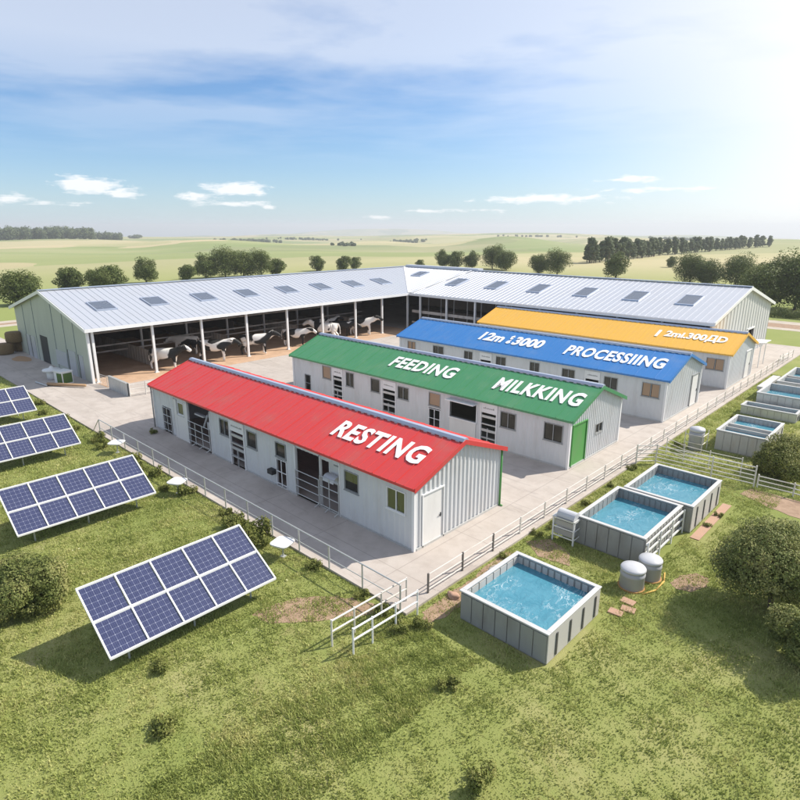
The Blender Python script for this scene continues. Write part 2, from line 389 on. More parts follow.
# ------------------------------------------------------------------ terrain
def rel_az(x, y):
    a = HEAD - math.degrees(math.atan2(y, x))
    return (a + 180) % 360 - 180
def polar(azd, d):
    a = math.radians(HEAD - azd); return d * math.cos(a), d * math.sin(a)
PR = [(0, 0), (200, 0), (260, -.4), (600, -6.2), (1200, -14), (2500, -30), (4000, -50), (5200, -80), (9000, -150)]
def terr(x, y):
    d = math.hypot(x, y)
    if d < 200: return 0.0
    for (a, ha), (b, hb) in zip(PR, PR[1:]):
        if d <= b: h = ha + (hb - ha) * (d - a) / (b - a); break
    else: h = PR[-1][1]
    k = min(1, (d - 200) / 500)
    h += k * .0048 * min(d, 4500) * (math.sin(x * .0041 + 1.3 + .6 * math.sin(y * .0023)) * .6 + math.sin(y * .0052 + x * .0012 + .5) * .6)
    A = rel_az(x, y)
    g = lambda a, s, dd, ds: math.exp(-((A - a) / s) ** 2 - ((d - dd) / ds) ** 2)
    h += 11 * g(6, 7, 1500, 330) + 15 * g(16, 9, 2200, 500) + 9 * g(-30, 9, 950, 260) + 9 * g(31, 8, 900, 300) + 14 * g(-12, 8, 2300, 400)
    h += 72 * g(-2.5, 6, 6000, 500) + 46 * g(4, 8, 6100, 500) + 26 * g(-15, 6, 5900, 500) + 12 * g(-29, 8, 5900, 500)
    h += 11 * g(10, 4.5, 800, 150) - 6 * g(8, 7, 1120, 140) + 12 * g(19, 5, 1300, 230) + 9 * g(1, 5, 1500, 260) - 6 * g(-1, 6, 1250, 120) + 6 * g(-2, 4, 1000, 160) + 7 * g(-17, 6, 700, 140) + 8 * g(-10, 5, 1700, 260) - 5 * g(2, 9, 560, 120) - 4 * g(-22, 9, 560, 110)
    return h
rad = [0, 6, 15, 30, 60, 100, 150, 200]
while rad[-1] < 7600: rad.append(rad[-1] * 1.035)
NA = 400
mb = MB(); mb.v.append((0, 0, 0))
for r in rad[1:]:
    for i in range(NA):
        x, y = r * math.cos(2 * PI * i / NA), r * math.sin(2 * PI * i / NA); mb.v.append((x, y, terr(x, y)))
for i in range(NA): mb.f.append((0, 1 + i, 1 + (i + 1) % NA))
for k in range(len(rad) - 2):
    for i in range(NA):
        j = (i + 1) % NA; a = 1 + k * NA; c = a + NA
        mb.f.append((a + i, c + i, c + j, a + j))
tag(mb.build('ground', 'grassland', smooth=True), kind='structure')

def slab(name, rects, z0, z1, mat):
    mb = MB()
    for r in rects: mb.box(r[0], r[1], r[2], r[3], z0, z1)
    return tag(mb.build(name, mat), kind='structure')
slab('concrete_yard', [(-75, -12.35, 13.25, 79)], -.3, .05, 'concrete')
slab('concrete_apron', [(-97, -75.002, 13.25, 18.6)], -.3, .046, 'concrete')
slab('kerb', [(-75, -12.2, 13.1, 13.25), (-12.35, -12.2, 13.2505, 79)], -.3, .09, 'concrete')
slab('sand_floor', [(-74.0, -51.4, 18.15, 57.3)], .02, .058, 'sand')
slab('gravel_road', [(-100.5, -98.3, -60, 99.4), (-96.6, -94.6, -60, 92.5), (-100.5, 160, 97.2, 100), (-94.6, 160, 91.2, 93.2)], -.2, .012, 'gravel')
slab('dirt_track', [(-98.3, -96.6, -60, 95), (-98.3, 160, 93.2, 97.2)], -.2, .008, 'dirt')
def blob_sheet(name, cx, cy, pts, z, mat):
    mb = MB(); n = 46; P = []
    for i in range(n):
        t = i / n * len(pts); k = int(t); f = t - k
        a = pts[k]; b = pts[(k + 1) % len(pts)]
        per = sum(math.dist(pts[q], pts[q - 1]) for q in range(len(pts))) / n; j = min(.09, per * .28)
        P.append((a[0] + (b[0] - a[0]) * f + random.uniform(-j, j), a[1] + (b[1] - a[1]) * f + random.uniform(-j, j), z))
    cx = sum(p[0] for p in P) / n; cy = sum(p[1] for p in P) / n
    mb.poly(P); return tag(mb.build(name, mat), kind='structure')
blob_sheet('dirt_path', 0, 0, [(-6.7, 32.1), (-5, 31.2), (-1.5, 30.4), (5, 29), (5, 31), (-1.5, 32.4), (-4, 33), (-6.4, 33.2)], .012, 'dirt')
blob_sheet('bare_soil', 0, 0, [(-16.2, 9.4), (-15.2, 9.6), (-13.9, 11.2), (-13.0, 12.5), (-13.6, 12.8), (-14.8, 12.2), (-15.9, 11)], .010, 'dirt')
blob_sheet('bare_soil', 0, 0, [(-12.0, 13.6), (-11.3, 13.2), (-11.1, 15), (-11.2, 17.8), (-11.5, 19.5), (-12.1, 19), (-11.9, 16)], .010, 'dirt')
blob_sheet('bare_soil', 0, 0, [(-12.0, 20.4), (-10.9, 19.7), (-9.6, 19.9), (-10.2, 20.9), (-11.3, 21.3)], .011, 'dirt')
blob_sheet('bare_soil', 0, 0, [(-6.3, 21.5), (-6.0, 21.25), (-5.5, 21.4), (-5.2, 22.2), (-5.3, 22.8), (-5.8, 22.9), (-6.2, 22.3)], .010, 'dirt')

# ------------------------------------------------------------------ wall builder
def prof(u, per, amp):
    t = (u / per) % 1.0
    for (a, va), (b, vb) in zip([(0, 0), (.12, 1), (.38, 1), (.5, 0), (1, 0)], [(.12, 1), (.38, 1), (.5, 0), (1, 0), (1.01, 0)]):
        if t <= b: return amp * (va + (vb - va) * (t - a) / (b - a))
    return 0
def wall(mb, T, u0, u1, top, ops, per=.23, amp=.025, th=.10, zb=0.05):
    br = {u0, u1}
    k = math.floor(u0 / per)
    while k * per < u1:
        for f in (0, .12, .38, .5):
            u = (k + f) * per
            if u0 < u < u1: br.add(u)
        k += 1
    for o in ops: br.add(o[0]); br.add(o[1])
    mid = top[1]
    if len(top) == 3: br.add((u0 + u1) / 2)
    def tp(u):
        if len(top) == 2: return top[1]
        return top[1] + (top[2] - top[1]) * (1 - abs(u - (u0 + u1) / 2) / ((u1 - u0) / 2))
    br = sorted(br)
    for a, b in zip(br, br[1:]):
        if b - a < 1e-6: continue
        m = (a + b) / 2
        iv = [(zb, None)]
        cuts = sorted((o[2], o[3]) for o in ops if o[0] < m < o[1])
        segs = []; z = zb
        for c0, c1 in cuts:
            if c0 > z: segs.append((z, c0))
            z = max(z, c1)
        segs.append((z, None))
        pa, pb = prof(a + 1e-7, per, amp), prof(b - 1e-7, per, amp)
        for z0, z1 in segs:
            za, zb_ = (tp(a), tp(b)) if z1 is None else (z1, z1)
            mb.poly([T(a, z0, pa), T(b, z0, pb), T(b, zb_, pb), T(a, za, pa)])
            mb.poly([T(a, z0, -th), T(a, za, -th), T(b, zb_, -th), T(b, z0, -th)])
    for o in ops:
        for (ua, za, ub, zb2) in ((o[0], o[2], o[1], o[2]), (o[1], o[2], o[1], o[3]), (o[1], o[3], o[0], o[3]), (o[0], o[3], o[0], o[2])):
            mb.poly([T(ua, za, .005), T(ub, zb2, .005), T(ub, zb2, -th), T(ua, za, -th)])
def window(root, T, u0, u1, z0, z1, n=2, pane='window_glass', fr='frame_grey', fw=.045, blind=None):
    mb = MB()
    for a in (u0, u1 - fw): mb.boxT(T, a, a + fw, z0, z1, -.06, .045)
    mb.boxT(T, u0 + fw, u1 - fw, z0, z0 + fw, -.06, .045); mb.boxT(T, u0 + fw, u1 - fw, z1 - fw, z1, -.06, .045)
    for i in range(1, n):
        u = u0 + (u1 - u0) * i / n; mb.boxT(T, u - .02, u + .02, z0 + fw, z1 - fw, -.05, .03)
    mb.boxT(T, u0 - .03, u1 + .03, z0 - .035, z0 - .001, -.02, .075)
    f = mb.build('window', fr, root)
    g = MB(); g.boxT(T, u0 + fw, u1 - fw, z0 + fw, z1 - fw, -.03, -.02); g.build('pane', pane, f)
    if blind:
        bb = MB()
        for i in range(n):
            a = u0 + (u1 - u0) * i / n + .06; c = u0 + (u1 - u0) * (i + 1) / n - .06
            bb.boxT(T, a, c, z0 + .06, z0 + (z1 - z0) * (.97 if i != 1 else .93), -.017, -.012)
        bb.build('blind', blind, f)
    return f
def leaf_door(root, T, u0, u1, z0, z1, mat='pale_door', handle=True, frame='white_trim', hside=1, kick=False):
    mb = MB(); fw = .06
    for a in (u0 - fw, u1): mb.boxT(T, a, a + fw, z0, z1 + fw, -.05, .085)
    mb.boxT(T, u0, u1, z1, z1 + fw, -.05, .085)
    fr = mb.build('door_frame', frame, root)
    d = MB(); d.boxT(T, u0 + .01, u1 - .01, z0 + .01, z1 - .01, -.02, .033)
    do = d.build('door', mat, root)
    if handle:
        h = MB(); uu = u1 - .14 if hside > 0 else u0 + .14; zz = z0 + (z1 - z0) * .47
        h.boxT(T, uu - .03, uu + .03, zz - .09, zz + .09, .034, .05); h.boxT(T, uu - .14 if hside > 0 else uu, uu if hside > 0 else uu + .14, zz, zz + .03, .06, .085)
        h.boxT(T, uu - .015, uu + .015, zz, zz + .03, .05, .06)
        h.build('handle', 'black_rubber_and_shade', do)
    return do
def gate(root, T, u0, u1, z0, z1, nr=4, posts=2, name='gate', mat='galv', d=.10, feet=True):
    mb = MB(); r = .027
    for i in range(posts + 1):
        u = u0 + (u1 - u0) * i / posts
        mb.tube(T(u, z0, d), T(u, z1, d), r)
        if feet and i: mb.tube(T(u, z0 + .12, d), T(u - .02, z0 + .01, d + .28), r)
    for k in range(nr):
        z = z0 + .12 + (z1 - z0 - .14) * k / (nr - 1); mb.tube(T(u0, z, d), T(u1, z, d), r * .85)
    return mb.build(name, mat, root)
def shelf_door(root, T, u0, u1, z1, mat='white_trim', seed=0):
    """service door: framed opening with sign board above and rails across"""
    rr = random.Random(seed); mb = MB(); fw = .08
    for a in (u0, u1 - fw): mb.boxT(T, a, a + fw, .05, z1, -.06, .06)
    mb.boxT(T, u0 + fw, u1 - fw, z1 - .07, z1, -.06, .05)
    f = mb.build('door_frame', mat, root)
    s = MB(); s.boxT(T, u0 + fw, u1 - fw, z1 - .62, z1 - .075, -.02, .035); sb = s.build('sign_board', mat, f)
    t = MB(); u = u0 + fw + .14
    while u < u1 - fw - .18:
        ww = rr.uniform(.05, .11); hh = rr.uniform(.05, .11)
        t.boxT(T, u, u + ww, z1 - .36, z1 - .36 + hh, .036, .042); u += ww + .03
    t.build_each('sign_writing', 'frame_grey', sb)
    r = MB(); z = z1 - .95; k = 0
    while z > .25:
        r.boxT(T, u0 + fw, u1 - fw, z, z + (.07 if k % 2 else .16), -.05, .02 + .05 * (k % 2)); z -= rr.uniform(.34, .46); k += 1
    r.boxT(T, (u0 + u1) / 2 - .1, (u0 + u1) / 2 - .05, .05, z1 - 1.6, -.05, .03)
    r.build('shelf', 'galv', f)
    return f

# ------------------------------------------------------------------ lettering
def word(root, text, x0, y0, z0, slope, width, height, bold=.035, mat='lettering', name='lettering', thick=.014, space=1.0):
    cu = bpy.data.curves.new('txt', 'FONT'); cu.body = text; cu.offset = bold; cu.extrude = .0; cu.size = 1; cu.resolution_u = 3
    cu.space_character = space
    cu.extrude = .5
    tmp = bpy.data.objects.new('txt', cu); COL.objects.link(tmp)
    bpy.context.view_layer.update()
    dg = bpy.context.evaluated_depsgraph_get()
    me = bpy.data.meshes.new_from_object(tmp.evaluated_get(dg))
    bpy.data.objects.remove(tmp); bpy.data.curves.remove(cu)
    xs = [v.co.x for v in me.vertices]; ys = [v.co.y for v in me.vertices]
    a, b, c, d = min(xs), max(xs), min(ys), max(ys)
    for v in me.vertices:
        v.co = Vector(((v.co.x - a) / (b - a) * width, (v.co.y - c) / (d - c) * height, (v.co.z + .5) * thick))
    me.materials.clear(); me.materials.append(M[mat]); me.name = name
    o = bpy.data.objects.new(name, me); COL.objects.link(o); o.parent = root
    o.location = (x0, y0, z0); o.rotation_euler = (slope, 0, 0)
    return o

# ------------------------------------------------------------------ the four coloured cabins
def cabin(name, label, X0, Y0, L, W, he, hr, roofmat, ov=.23, downpipe='white_trim'):
    root = empty(name, (X0, Y0, 0)); tag(root, label, 'building', 'long gabled cabins in parallel rows')
    s = (hr - he) / (W / 2); sl = math.atan(s); hz = he - s * ov
    TF = lambda u, z, d: (u, -d, z)            # front wall
    TG = lambda u, z, d: (d, u, z)             # right gable
    TB = lambda u, z, d: (u, W + d, z)
    TL = lambda u, z, d: (-L - d, u, z)
    return root, s, sl, hz, TF, TG, TB, TL
def cabin_shell(root, L, W, he, hr, roofmat, ov, fops, gops, s, hz, TF, TG, TB, TL, gper=.29, gamp=.05, ribp=.46):
    mb = MB()
    wall(mb, TF, -L, 0, ('f', he), fops, .31, .018)
    wall(mb, TG, 0, W, ('g', he, hr), gops, gper, gamp)
    wall(mb, TB, -L, 0, ('f', he), [], .31, .018)
    wall(mb, TL, 0, W, ('g', he, hr), [], .31, .02)
    mb.build('wall', 'white_wall', root)
    # plinth and corner trims
    t = MB()
    for (x, y) in ((.0, .0), (.0, W), (-L, 0), (-L, W)):
        t.box(x - .07 if x == 0 else x - .06, x + .065 if x == 0 else x + .07, y - .065 if y == 0 else y - .07, y + .07 if y == 0 else y + .065, .052, he - .02)
    t.build_each('corner_trim', 'white_trim', root)
    b = MB(); b.box(.03, .085, .1, W - .1, .05, .15)
    segs = [(-L + .1, -.1)]
    for o in fops:
        if o[2] < .15:
            n = []
            for a, c in segs:
                if o[0] > a and o[1] < c: n += [(a, o[0] - .1), (o[1] + .1, c)]
                else: n.append((a, c))
            segs = n
    for a, c in segs: b.box(a, c, -.05, -.022, .05, .13)
    b.build_each('skirting', 'galv', root)
    # roof: two slopes, thickness .06
    r = MB(); th = .07; nrm = 1 / math.sqrt(1 + s * s)
    def zf(y): return he + s * y + .055
    for sgn in (0, 1):
        f = (lambda y: y) if sgn == 0 else (lambda y: W - y)
        e, m = f(-ov), W / 2
        x0, x1 = -L - ov, ov
        A, B_ = zf(-ov), zf(W / 2)
        pts = [(x0, e, A), (x1, e, A), (x1, m, B_), (x0, m, B_)]
        lo = [(p[0], p[1], p[2] - th) for p in pts]
        if sgn: pts = pts[::-1]; lo = lo[::-1]
        r.poly(pts); r.poly(lo[::-1])
        for i in range(4):
            if i == 2: continue
            j = (i + 1) % 4; r.poly([pts[i], lo[i], lo[j], pts[j]])
        # standing ribs
        x = x1 - .12; rk_ = 0
        while x > x0 + .06:
            w_ = .018
            a0, a1 = (x - w_, e, A + .002), (x + w_, e, A + .002); c0, c1 = (x - w_, m, B_ + .002), (x + w_, m, B_ + .002)
            rk_ += 1; h = .036 if rk_ % 3 == 0 else .018
            up = lambda p: (p[0] + (x - p[0]) * .45, p[1], p[2] + h)
            q = [a0, a1, c1, c0]; Q = [up(p) for p in q]
            r.poly(Q if not sgn else Q[::-1])
            for i in range(4):
                j = (i + 1) % 4; r.poly([q[i], q[j], Q[j], Q[i]])
            x -= ribp
    r.build('roof', roofmat, root)
    # barge boards on both gables, eave fascia
    fb = MB()
    for x in (ov + .003, -L - ov - .043):
        for sgn in (0, 1):
            f = (lambda y: y) if sgn == 0 else (lambda y: W - y)
            y0_, y1_ = f(-ov - .01), f(W / 2)
            z0_, z1_ = zf(-ov) , zf(W / 2)
            P = [(y0_, z0_ + .045), (y1_, z1_ + .045), (y1_, z1_ - .17), (y0_, z0_ - .17)]
            a = [(x, y, z) for y, z in P]; c = [(x + .04, y, z) for y, z in P]
            fb.poly(a); fb.poly(c[::-1])
            for i in range(4): j = (i + 1) % 4; fb.poly([a[i], a[j], c[j], c[i]])
    for e in (-ov - .022, W + ov + .002): fb.box(-L - ov, ov, e, e + .02, zf(-ov) - .12, zf(-ov) + .0)
    fb.build('fascia', roofmat, root)
    # ridge cap
    c = MB()
    y = W / 2; z = zf(W / 2) + .045; k = .2
    for x0, x1 in ((-L - ov - .02, ov + .02),):
        P = [(-k, -k * s - .01), (-k, -k * s + .03), (-.10, .055), (.10, .055), (k, -k * s + .03), (k, -k * s - .01)]
        for i in range(len(P) - 1):
            a, b2 = P[i], P[i + 1]
            c.poly([(x0, y + a[0], z + a[1]), (x1, y + a[0], z + a[1]), (x1, y + b2[0], z + b2[1]), (x0, y + b2[0], z + b2[1])])
        c.poly([(x1, y + p[0], z + p[1]) for p in P]); c.poly([(x0, y + p[0], z + p[1]) for p in P][::-1])
        # little closure tabs between the ribs
        x = x1 - .30
        while x > x0 + .2:
            c.box(x - .10, x + .10, y - k - .025, y - k + .002, z - k * s - .045, z - k * s + .01); x -= ribp
    c.build('ridge_cap', 'ridge_metal', root)

# ---- red
X0, Y0, L, W, he, hr, ov = -14.85, 16.39, 23.42, 6.03, 3.03, 4.16, .23
root, s, sl, hz, TF, TG, TB, TL = cabin('red_cabin', 'long white cabin with a red metal roof lettered RESTING, nearest row', X0, Y0, L, W, he, hr, 'red_roof')
fo = [(-22.3, -21.1, .05, 1.8), (-20.1, -19.3, 1.7, 2.5), (-18.85, -16.1, .05, 2.75), (-15.05, -14.05, 1.6, 2.55), (-14.0, -12.5, .05, 2.72),
      (-12.25, -11.3, 1.55, 2.5), (-9.6, -8.7, .1, 1.62), (-9.6, -8.7, 1.72, 2.52), (-7.9, -6.0, .05, 2.62), (-5.98, -4.55, .05, 2.55), (-4.25, -3.3, 1.55, 2.5), (-1.55, -.45, 1.55, 2.55)]
cabin_shell(root, L, W, he, hr, 'red_roof', ov, fo, [(.5, 1.8, .06, 2.42)], s, hz, TF, TG, TB, TL)
g = gate(root, TF, -22.25, -21.15, .1, 1.75, 4, 2, 'grille', 'galv', .03, False)
d = MB(); d.boxT(TF, -20.55, -20.2, .06, 2.6, .03, .06); d.boxT(TF, -19.2, -18.87, .06, 2.6, .03, .06); d.boxT(TF, -20.2, -19.2, .06, 1.62, .03, .055)
d.boxT(TF, -20.6, -20.56, .06, 2.65, -.01, .08); d.build('sliding_door', 'pale_door', root)
window(root, TF, -20.1, -19.3, 1.7, 2.5, 1, fr='white_trim', blind='dark_olive')
f = MB()
for a, b in ((-18.85, -16.1), (-7.9, -6.0), (-5.98, -4.55)):
    f.boxT(TF, a - .05, a + .03, .05, 2.7, -.04, .07); f.boxT(TF, b - .03, b + .01, .05, 2.7, -.04, .07)
f.build_each('stall_frame', 'white_trim', root)
gate(root, TF, -18.75, -16.2, .2, 1.6, 4, 3)
gate(root, TF, -7.85, -6.05, .12, 1.5, 4, 1); gate(root, TF, -5.95, -4.6, .12, 1.75, 4, 2)
p = MB(); p.boxT(TF, -5.9, -4.75, 1.25, 2.5, -.5, -.44); pn = p.build('feed_panel', 'pale_door', root)
p = MB(); p.boxT(TF, -5.5, -4.85, 2.2, 2.38, -.43, -.41); p.build('vent', 'frame_grey', pn)
p = MB(); 
for i in range(10):
    t0, t1 = PI * i / 10, PI * (i + 1) / 10
    p.poly([TF(-5.75, 1.55 + .3 * math.sin(t0), -.2 + .3 * math.cos(t0)), TF(-5.75, 1.55 + .3 * math.sin(t1), -.2 + .3 * math.cos(t1)), TF(-4.95, 1.55 + .3 * math.sin(t1), -.2 + .3 * math.cos(t1)), TF(-4.95, 1.55 + .3 * math.sin(t0), -.2 + .3 * math.cos(t0))])
p.build('feed_hood', 'tank_lid', pn, smooth=True)
p = MB(); p.boxT(TF, -17.2, -16.2, .9, 2.6, -.7, -.64); p.boxT(TF, -18.6, -17.5, 1.9, 2.0, -.5, -.3); p.tube(TF(-17.9, 1.2, -.5), TF(-17.3, 2.1, -.5), .07); p.boxT(TF, -17.1, -16.3, 1.3, 1.75, -.6, -.3)
p.build('milking_rack', 'tank_lid', root)
for a in ((-15.05, -14.05, 1.6, 2.55, 2), (-12.25, -11.3, 1.55, 2.5, 1), (-9.6, -8.7, 1.72, 2.52, 1)): window(root, TF, *a[:4], a[4])
window(root, TF, -4.25, -3.3, 1.55, 2.5, 1); window(root, TF, -1.55, -.45, 1.55, 2.55, 2, fr='white_trim', blind='dark_olive')
b = MB(); b.boxT(TF, -4.2, -3.35, 2.0, 2.45, -.019, -.014); b.build('blind', 'dark_olive', root)
gate(root, TF, -9.58, -8.72, .12, 1.6, 3, 2, 'grille', 'white_trim', .02, False)
p = MB(); p.boxT(TF, -10.05, -9.62, .7, .95, .02, .3); p.build('meter_box', 'black_rubber_and_shade', root)
shelf_door(root, TF, -14.0, -12.5, 2.72, seed=3)
leaf_door(root, TG, .5, 1.8, .06, 2.42)
p = MB(); p.tube((.10, W + .02, .06), (.10, W + .02, he - .1), .05); p.tube((.10, W + .02, .1), (.26, W + .02, .07), .05); p.build('downpipe', 'green_door', root, smooth=True)
p = MB(); p.tube((-L - .08, -.12, .06), (-L - .08, -.12, he - .2), .045); p.tube((-L - .08, -.12, he - .2), (-L - .08, -.3, he - .1), .045); p.build('downpipe', 'frame_grey', root, smooth=True)
def rz(y, off=.06): return he + s * y + off
word(root, 'RESTING', -21.17 - X0, 17.27 - Y0, rz(17.27 - Y0, .098), sl, 5.65, 1.20, .034, space=1.12)

# ---- green
X0, Y0, L, W, he, hr, ov = -14.6, 28.77, 24.96, 6.32, 2.97, 4.21, .23
root, s, sl, hz, TF, TG, TB, TL = cabin('green_cabin', 'long white cabin with a green metal roof lettered FEEDING and MILKKING, behind the red roof', X0, Y0, L, W, he, hr, 'green_roof')
fo = [(-23.5, -22.75, .1, 1.6), (-21.2, -20.2, 1.65, 2.65), (-20.0, -18.8, .05, 2.7), (-18.45, -17.55, 1.5, 2.6), (-15.75, -14.8, 1.6, 2.6), (-14.6, -13.2, .05, 2.66),
      (-13.05, -12.0, 1.6, 2.5), (-10.2, -9.2, .08, 1.55), (-10.2, -9.2, 1.7, 2.6), (-8.4, -6.3, 1.35, 2.5), (-6.0, -4.75, .05, 2.76), (-4.55, -3.45, 1.5, 2.5), (-1.6, -.4, 1.45, 2.5)]
cabin_shell(root, L, W, he, hr, 'green_roof', ov, fo, [(.3, 1.85, .06, 2.5), (3.05, 3.95, 1.35, 1.95)], s, hz, TF, TG, TB, TL, gper=.24, gamp=.035)
gate(root, TF, -23.48, -22.77, .12, 1.58, 3, 1, 'grille', 'frame_grey', .02, False)
for k, a in enumerate([(-21.2, -20.2, 1.65, 2.65), (-18.45, -17.55, 1.5, 2.6), (-15.75, -14.8, 1.6, 2.6), (-13.05, -12.0, 1.6, 2.5), (-10.2, -9.2, 1.7, 2.6), (-4.55, -3.45, 1.5, 2.5), (-1.6, -.4, 1.45, 2.5)]):
    window(root, TF, *a, 2 if k % 2 or k > 4 else 1, blind=('beige_blind' if k in (0, 4) else None))
for k, a in enumerate([(-20.0, -18.8, 2.7), (-14.6, -13.2, 2.66), (-6.0, -4.75, 2.76)]): shelf_door(root, TF, *a, seed=20 + k)
gate(root, TF, -10.18, -9.22, .1, 1.5, 3, 2, 'grille', 'white_trim', .02, False)
p = MB(); p.boxT(TF, -8.45, -6.25, 2.5, 2.56, -.02, .5); p.boxT(TF, -8.45, -6.25, 1.28, 1.35, -.05, .12); p.boxT(TF, -8.45, -8.4, 1.35, 2.5, -.05, .06); p.boxT(TF, -6.3, -6.25, 1.35, 2.5, -.05, .06)
p.build('serving_hatch', 'white_trim', root)
p = MB(); p.boxT(TF, -8.38, -6.32, .1, 1.26, .02, .05); p.build('hatch_panel', 'pale_door', root)
leaf_door(root, TG, .3, 1.85, .06, 2.5, 'green_door', False, 'green_door'); window(root, TG, 3.05, 3.95, 1.35, 1.95, 2)
word(root, 'FEEDING', -29.6 - X0, 29.74 - Y0, he + s * (29.74 - Y0) + .098, sl, 5.75, 1.30, .034, space=1.12)
word(root, 'MILKKING', -20.55 - X0, 29.70 - Y0, he + s * (29.70 - Y0) + .098, sl, 5.8, 1.32, .034, space=1.12)

# ---- blue
X0, Y0, L, W, he, hr, ov = -13.98, 40.89, 24.99, 6.88, 3.1, 4.31, .24
root, s, sl, hz, TF, TG, TB, TL = cabin('blue_cabin', 'long white cabin with a blue metal roof lettered PROCESSIING, between green and yellow roofs', X0, Y0, L, W, he, hr, 'blue_roof')
wn = [(-24., -23., 1.8, 2.7), (-20.85, -19.6, 1.75, 2.7), (-17.3, -16.35, 1.8, 2.7), (-13.95, -12.95, 1.8, 2.7), (-10.7, -9.8, 1.75, 2.72), (-7.85, -6.75, 1.7, 2.65), (-4.45, -3.4, 1.7, 2.6), (-1.65, -.4, 1.65, 2.65)]
cabin_shell(root, L, W, he, hr, 'blue_roof', ov, wn + [(-15.6, -14.35, .05, 2.8), (-5.95, -4.75, .05, 2.8)], [(5.0, 6.4, .06, 2.46)], s, hz, TF, TG, TB, TL, gper=.29, gamp=.03)
for k, a in enumerate(wn): window(root, TF, *a, 2, blind=('beige_blind' if k in (0, 7) else None))
shelf_door(root, TF, -15.6, -14.35, 2.8, seed=40); shelf_door(root, TF, -5.95, -4.75, 2.8, seed=41)
leaf_door(root, TG, 5.0, 6.4, .06, 2.46, frame='frame_grey', hside=1)
word(root, '12m', -30.75 - X0, 42.05 - Y0, he + s * (42.05 - Y0) + .098, sl, 2.35, 1.42, .04)
word(root, 't', -28.0 - X0, 42.75 - Y0, he + s * (42.75 - Y0) + .098, sl, .36, .72, .05)
word(root, '6', -27.95 - X0, 42.05 - Y0, he + s * (42.05 - Y0) + .098, sl, .42, .66, .05)
word(root, '3000', -27.35 - X0, 42.0 - Y0, he + s * (42.0 - Y0) + .098, sl, 2.75, 1.42, .04)
word(root, 'PROCESSIING', -22.43 - X0, 41.82 - Y0, he + s * (41.82 - Y0) + .098, sl, 7.65, 1.48, .034, space=1.1)

# ---- yellow
X0, Y0, L, W, he, hr, ov = -13.59, 53.46, 25.23, 7.16, 3.02, 4.27, .22
root, s, sl, hz, TF, TG, TB, TL = cabin('yellow_cabin', 'long white cabin with a yellow metal roof, farthest row beside the big barn', X0, Y0, L, W, he, hr, 'yellow_roof')
wn = [(-1.75, -.35, 1.5, 2.5), (-5.4, -4.3, 1.6, 2.6), (-9.2, -8.1, 1.6, 2.6), (-13.0, -12., 1.6, 2.6), (-16.9, -15.9, 1.6, 2.6), (-20.8, -19.8, 1.6, 2.6), (-23.6, -22.8, 1.6, 2.6)]
cabin_shell(root, L, W, he, hr, 'yellow_roof', ov, wn, [(4.9, 6.4, .06, 2.5)], s, hz, TF, TG, TB, TL, gper=.3, gamp=.02)
for k, a in enumerate(wn): window(root, TF, *a, 2, blind=('beige_blind' if k == 0 else None))
leaf_door(root, TG, 4.9, 6.4, .06, 2.5, handle=True)
word(root, '1', -20.35 - X0, 54.66 - Y0, he + s * (54.66 - Y0) + .098, sl, .26, 1.25, .03)
word(root, '2mi.300ДD', -19.6 - X0, 54.66 - Y0, he + s * (54.66 - Y0) + .098, sl, 5.15, 1.36, .035)

# ------------------------------------------------------------------ the L shaped barn
XI, YI = -53.35, 57.62          # inner corner (eaves)
XR, YR = -63.8, 67.9            # ridge crossing
XO, YO = -74.25, 78.1           # outer eaves
YG, XG = 17.86, -16.5           # gable planes
HE, HR = 4.79, 7.14
barn = empty('barn', (0, 0, 0)); tag(barn, 'huge L shaped open fronted cattle barn with silver metal roof and skylights', 'building')
o_ = .28
def ze(t): return HE + (HR - HE) * t
sb = (HR - HE) / (XI - XR)
r = MB(); TH = .12
def slope(pts):
    lo = [(p[0], p[1], p[2] - TH) for p in pts]; r.poly(pts); r.poly(lo[::-1])
    for i in range(len(pts)): j = (i + 1) % len(pts); r.poly([pts[i], lo[i], lo[j], pts[j]])
ef = o_; eh = HE - sb * ef + .1
RZ = HR + .1
slope([(XI + ef, YG - .3, eh), (XI + ef, YI - ef, eh), (XR, YR, RZ), (XR, YG - .3, RZ)])
slope([(XO - ef, YG - .3, eh), (XR, YG - .3, RZ), (XR, YR, RZ), (XO - ef, YO + ef, eh)])
slope([(XI + ef, YI - ef, eh), (XG + .3, YI - ef, eh), (XG + .3, YR, RZ), (XR, YR, RZ)])
slope([(XR, YR, RZ), (XG + .3, YR, RZ), (XG + .3, YO + ef, eh), (XO - ef, YO + ef, eh)])
def rib(p, q, wv, h=.028):
    p = Vector(p); q = Vector(q); wv = Vector(wv)
    a = [p - wv, p + wv, q + wv, q - wv]; up = Vector((0, 0, h))
    b = [p - wv * .4 + up, p + wv * .4 + up, q + wv * .4 + up, q - wv * .4 + up]
    r.poly(b)
    for i in range(4): j = (i + 1) % 4; r.poly([a[i], a[j], b[j], b[i]])
y = YG - .2
while y < YR - .2:
    t = 0 if y < YI - ef else (y - (YI - ef)) / (YR - YI + ef)
    rib((XI + ef + (XR - XI - ef) * t, y, eh + (RZ - eh) * t + .002), (XR, y, RZ + .002), (0, .03, 0))
    y += .62
y = YG - .2
while y < YO:
    t = 0 if y < YR else (y - YR) / (YO + ef - YR)
    if t < .98: rib((XO - ef, y, eh + .002), (XR + (XO - ef - XR) * t, y, RZ + (eh - RZ) * t + .002), (0, .03, 0))
    y += .62
x = XG + .2
while x > XR + .2:
    t = 0 if x > XI + ef else (XI + ef - x) / (XI + ef - XR)
    rib((x, YI - ef + (YR - YI + ef) * t, eh + (RZ - eh) * t + .002), (x, YR, RZ + .002), (.03, 0, 0)); x -= .62
x = XG + .2
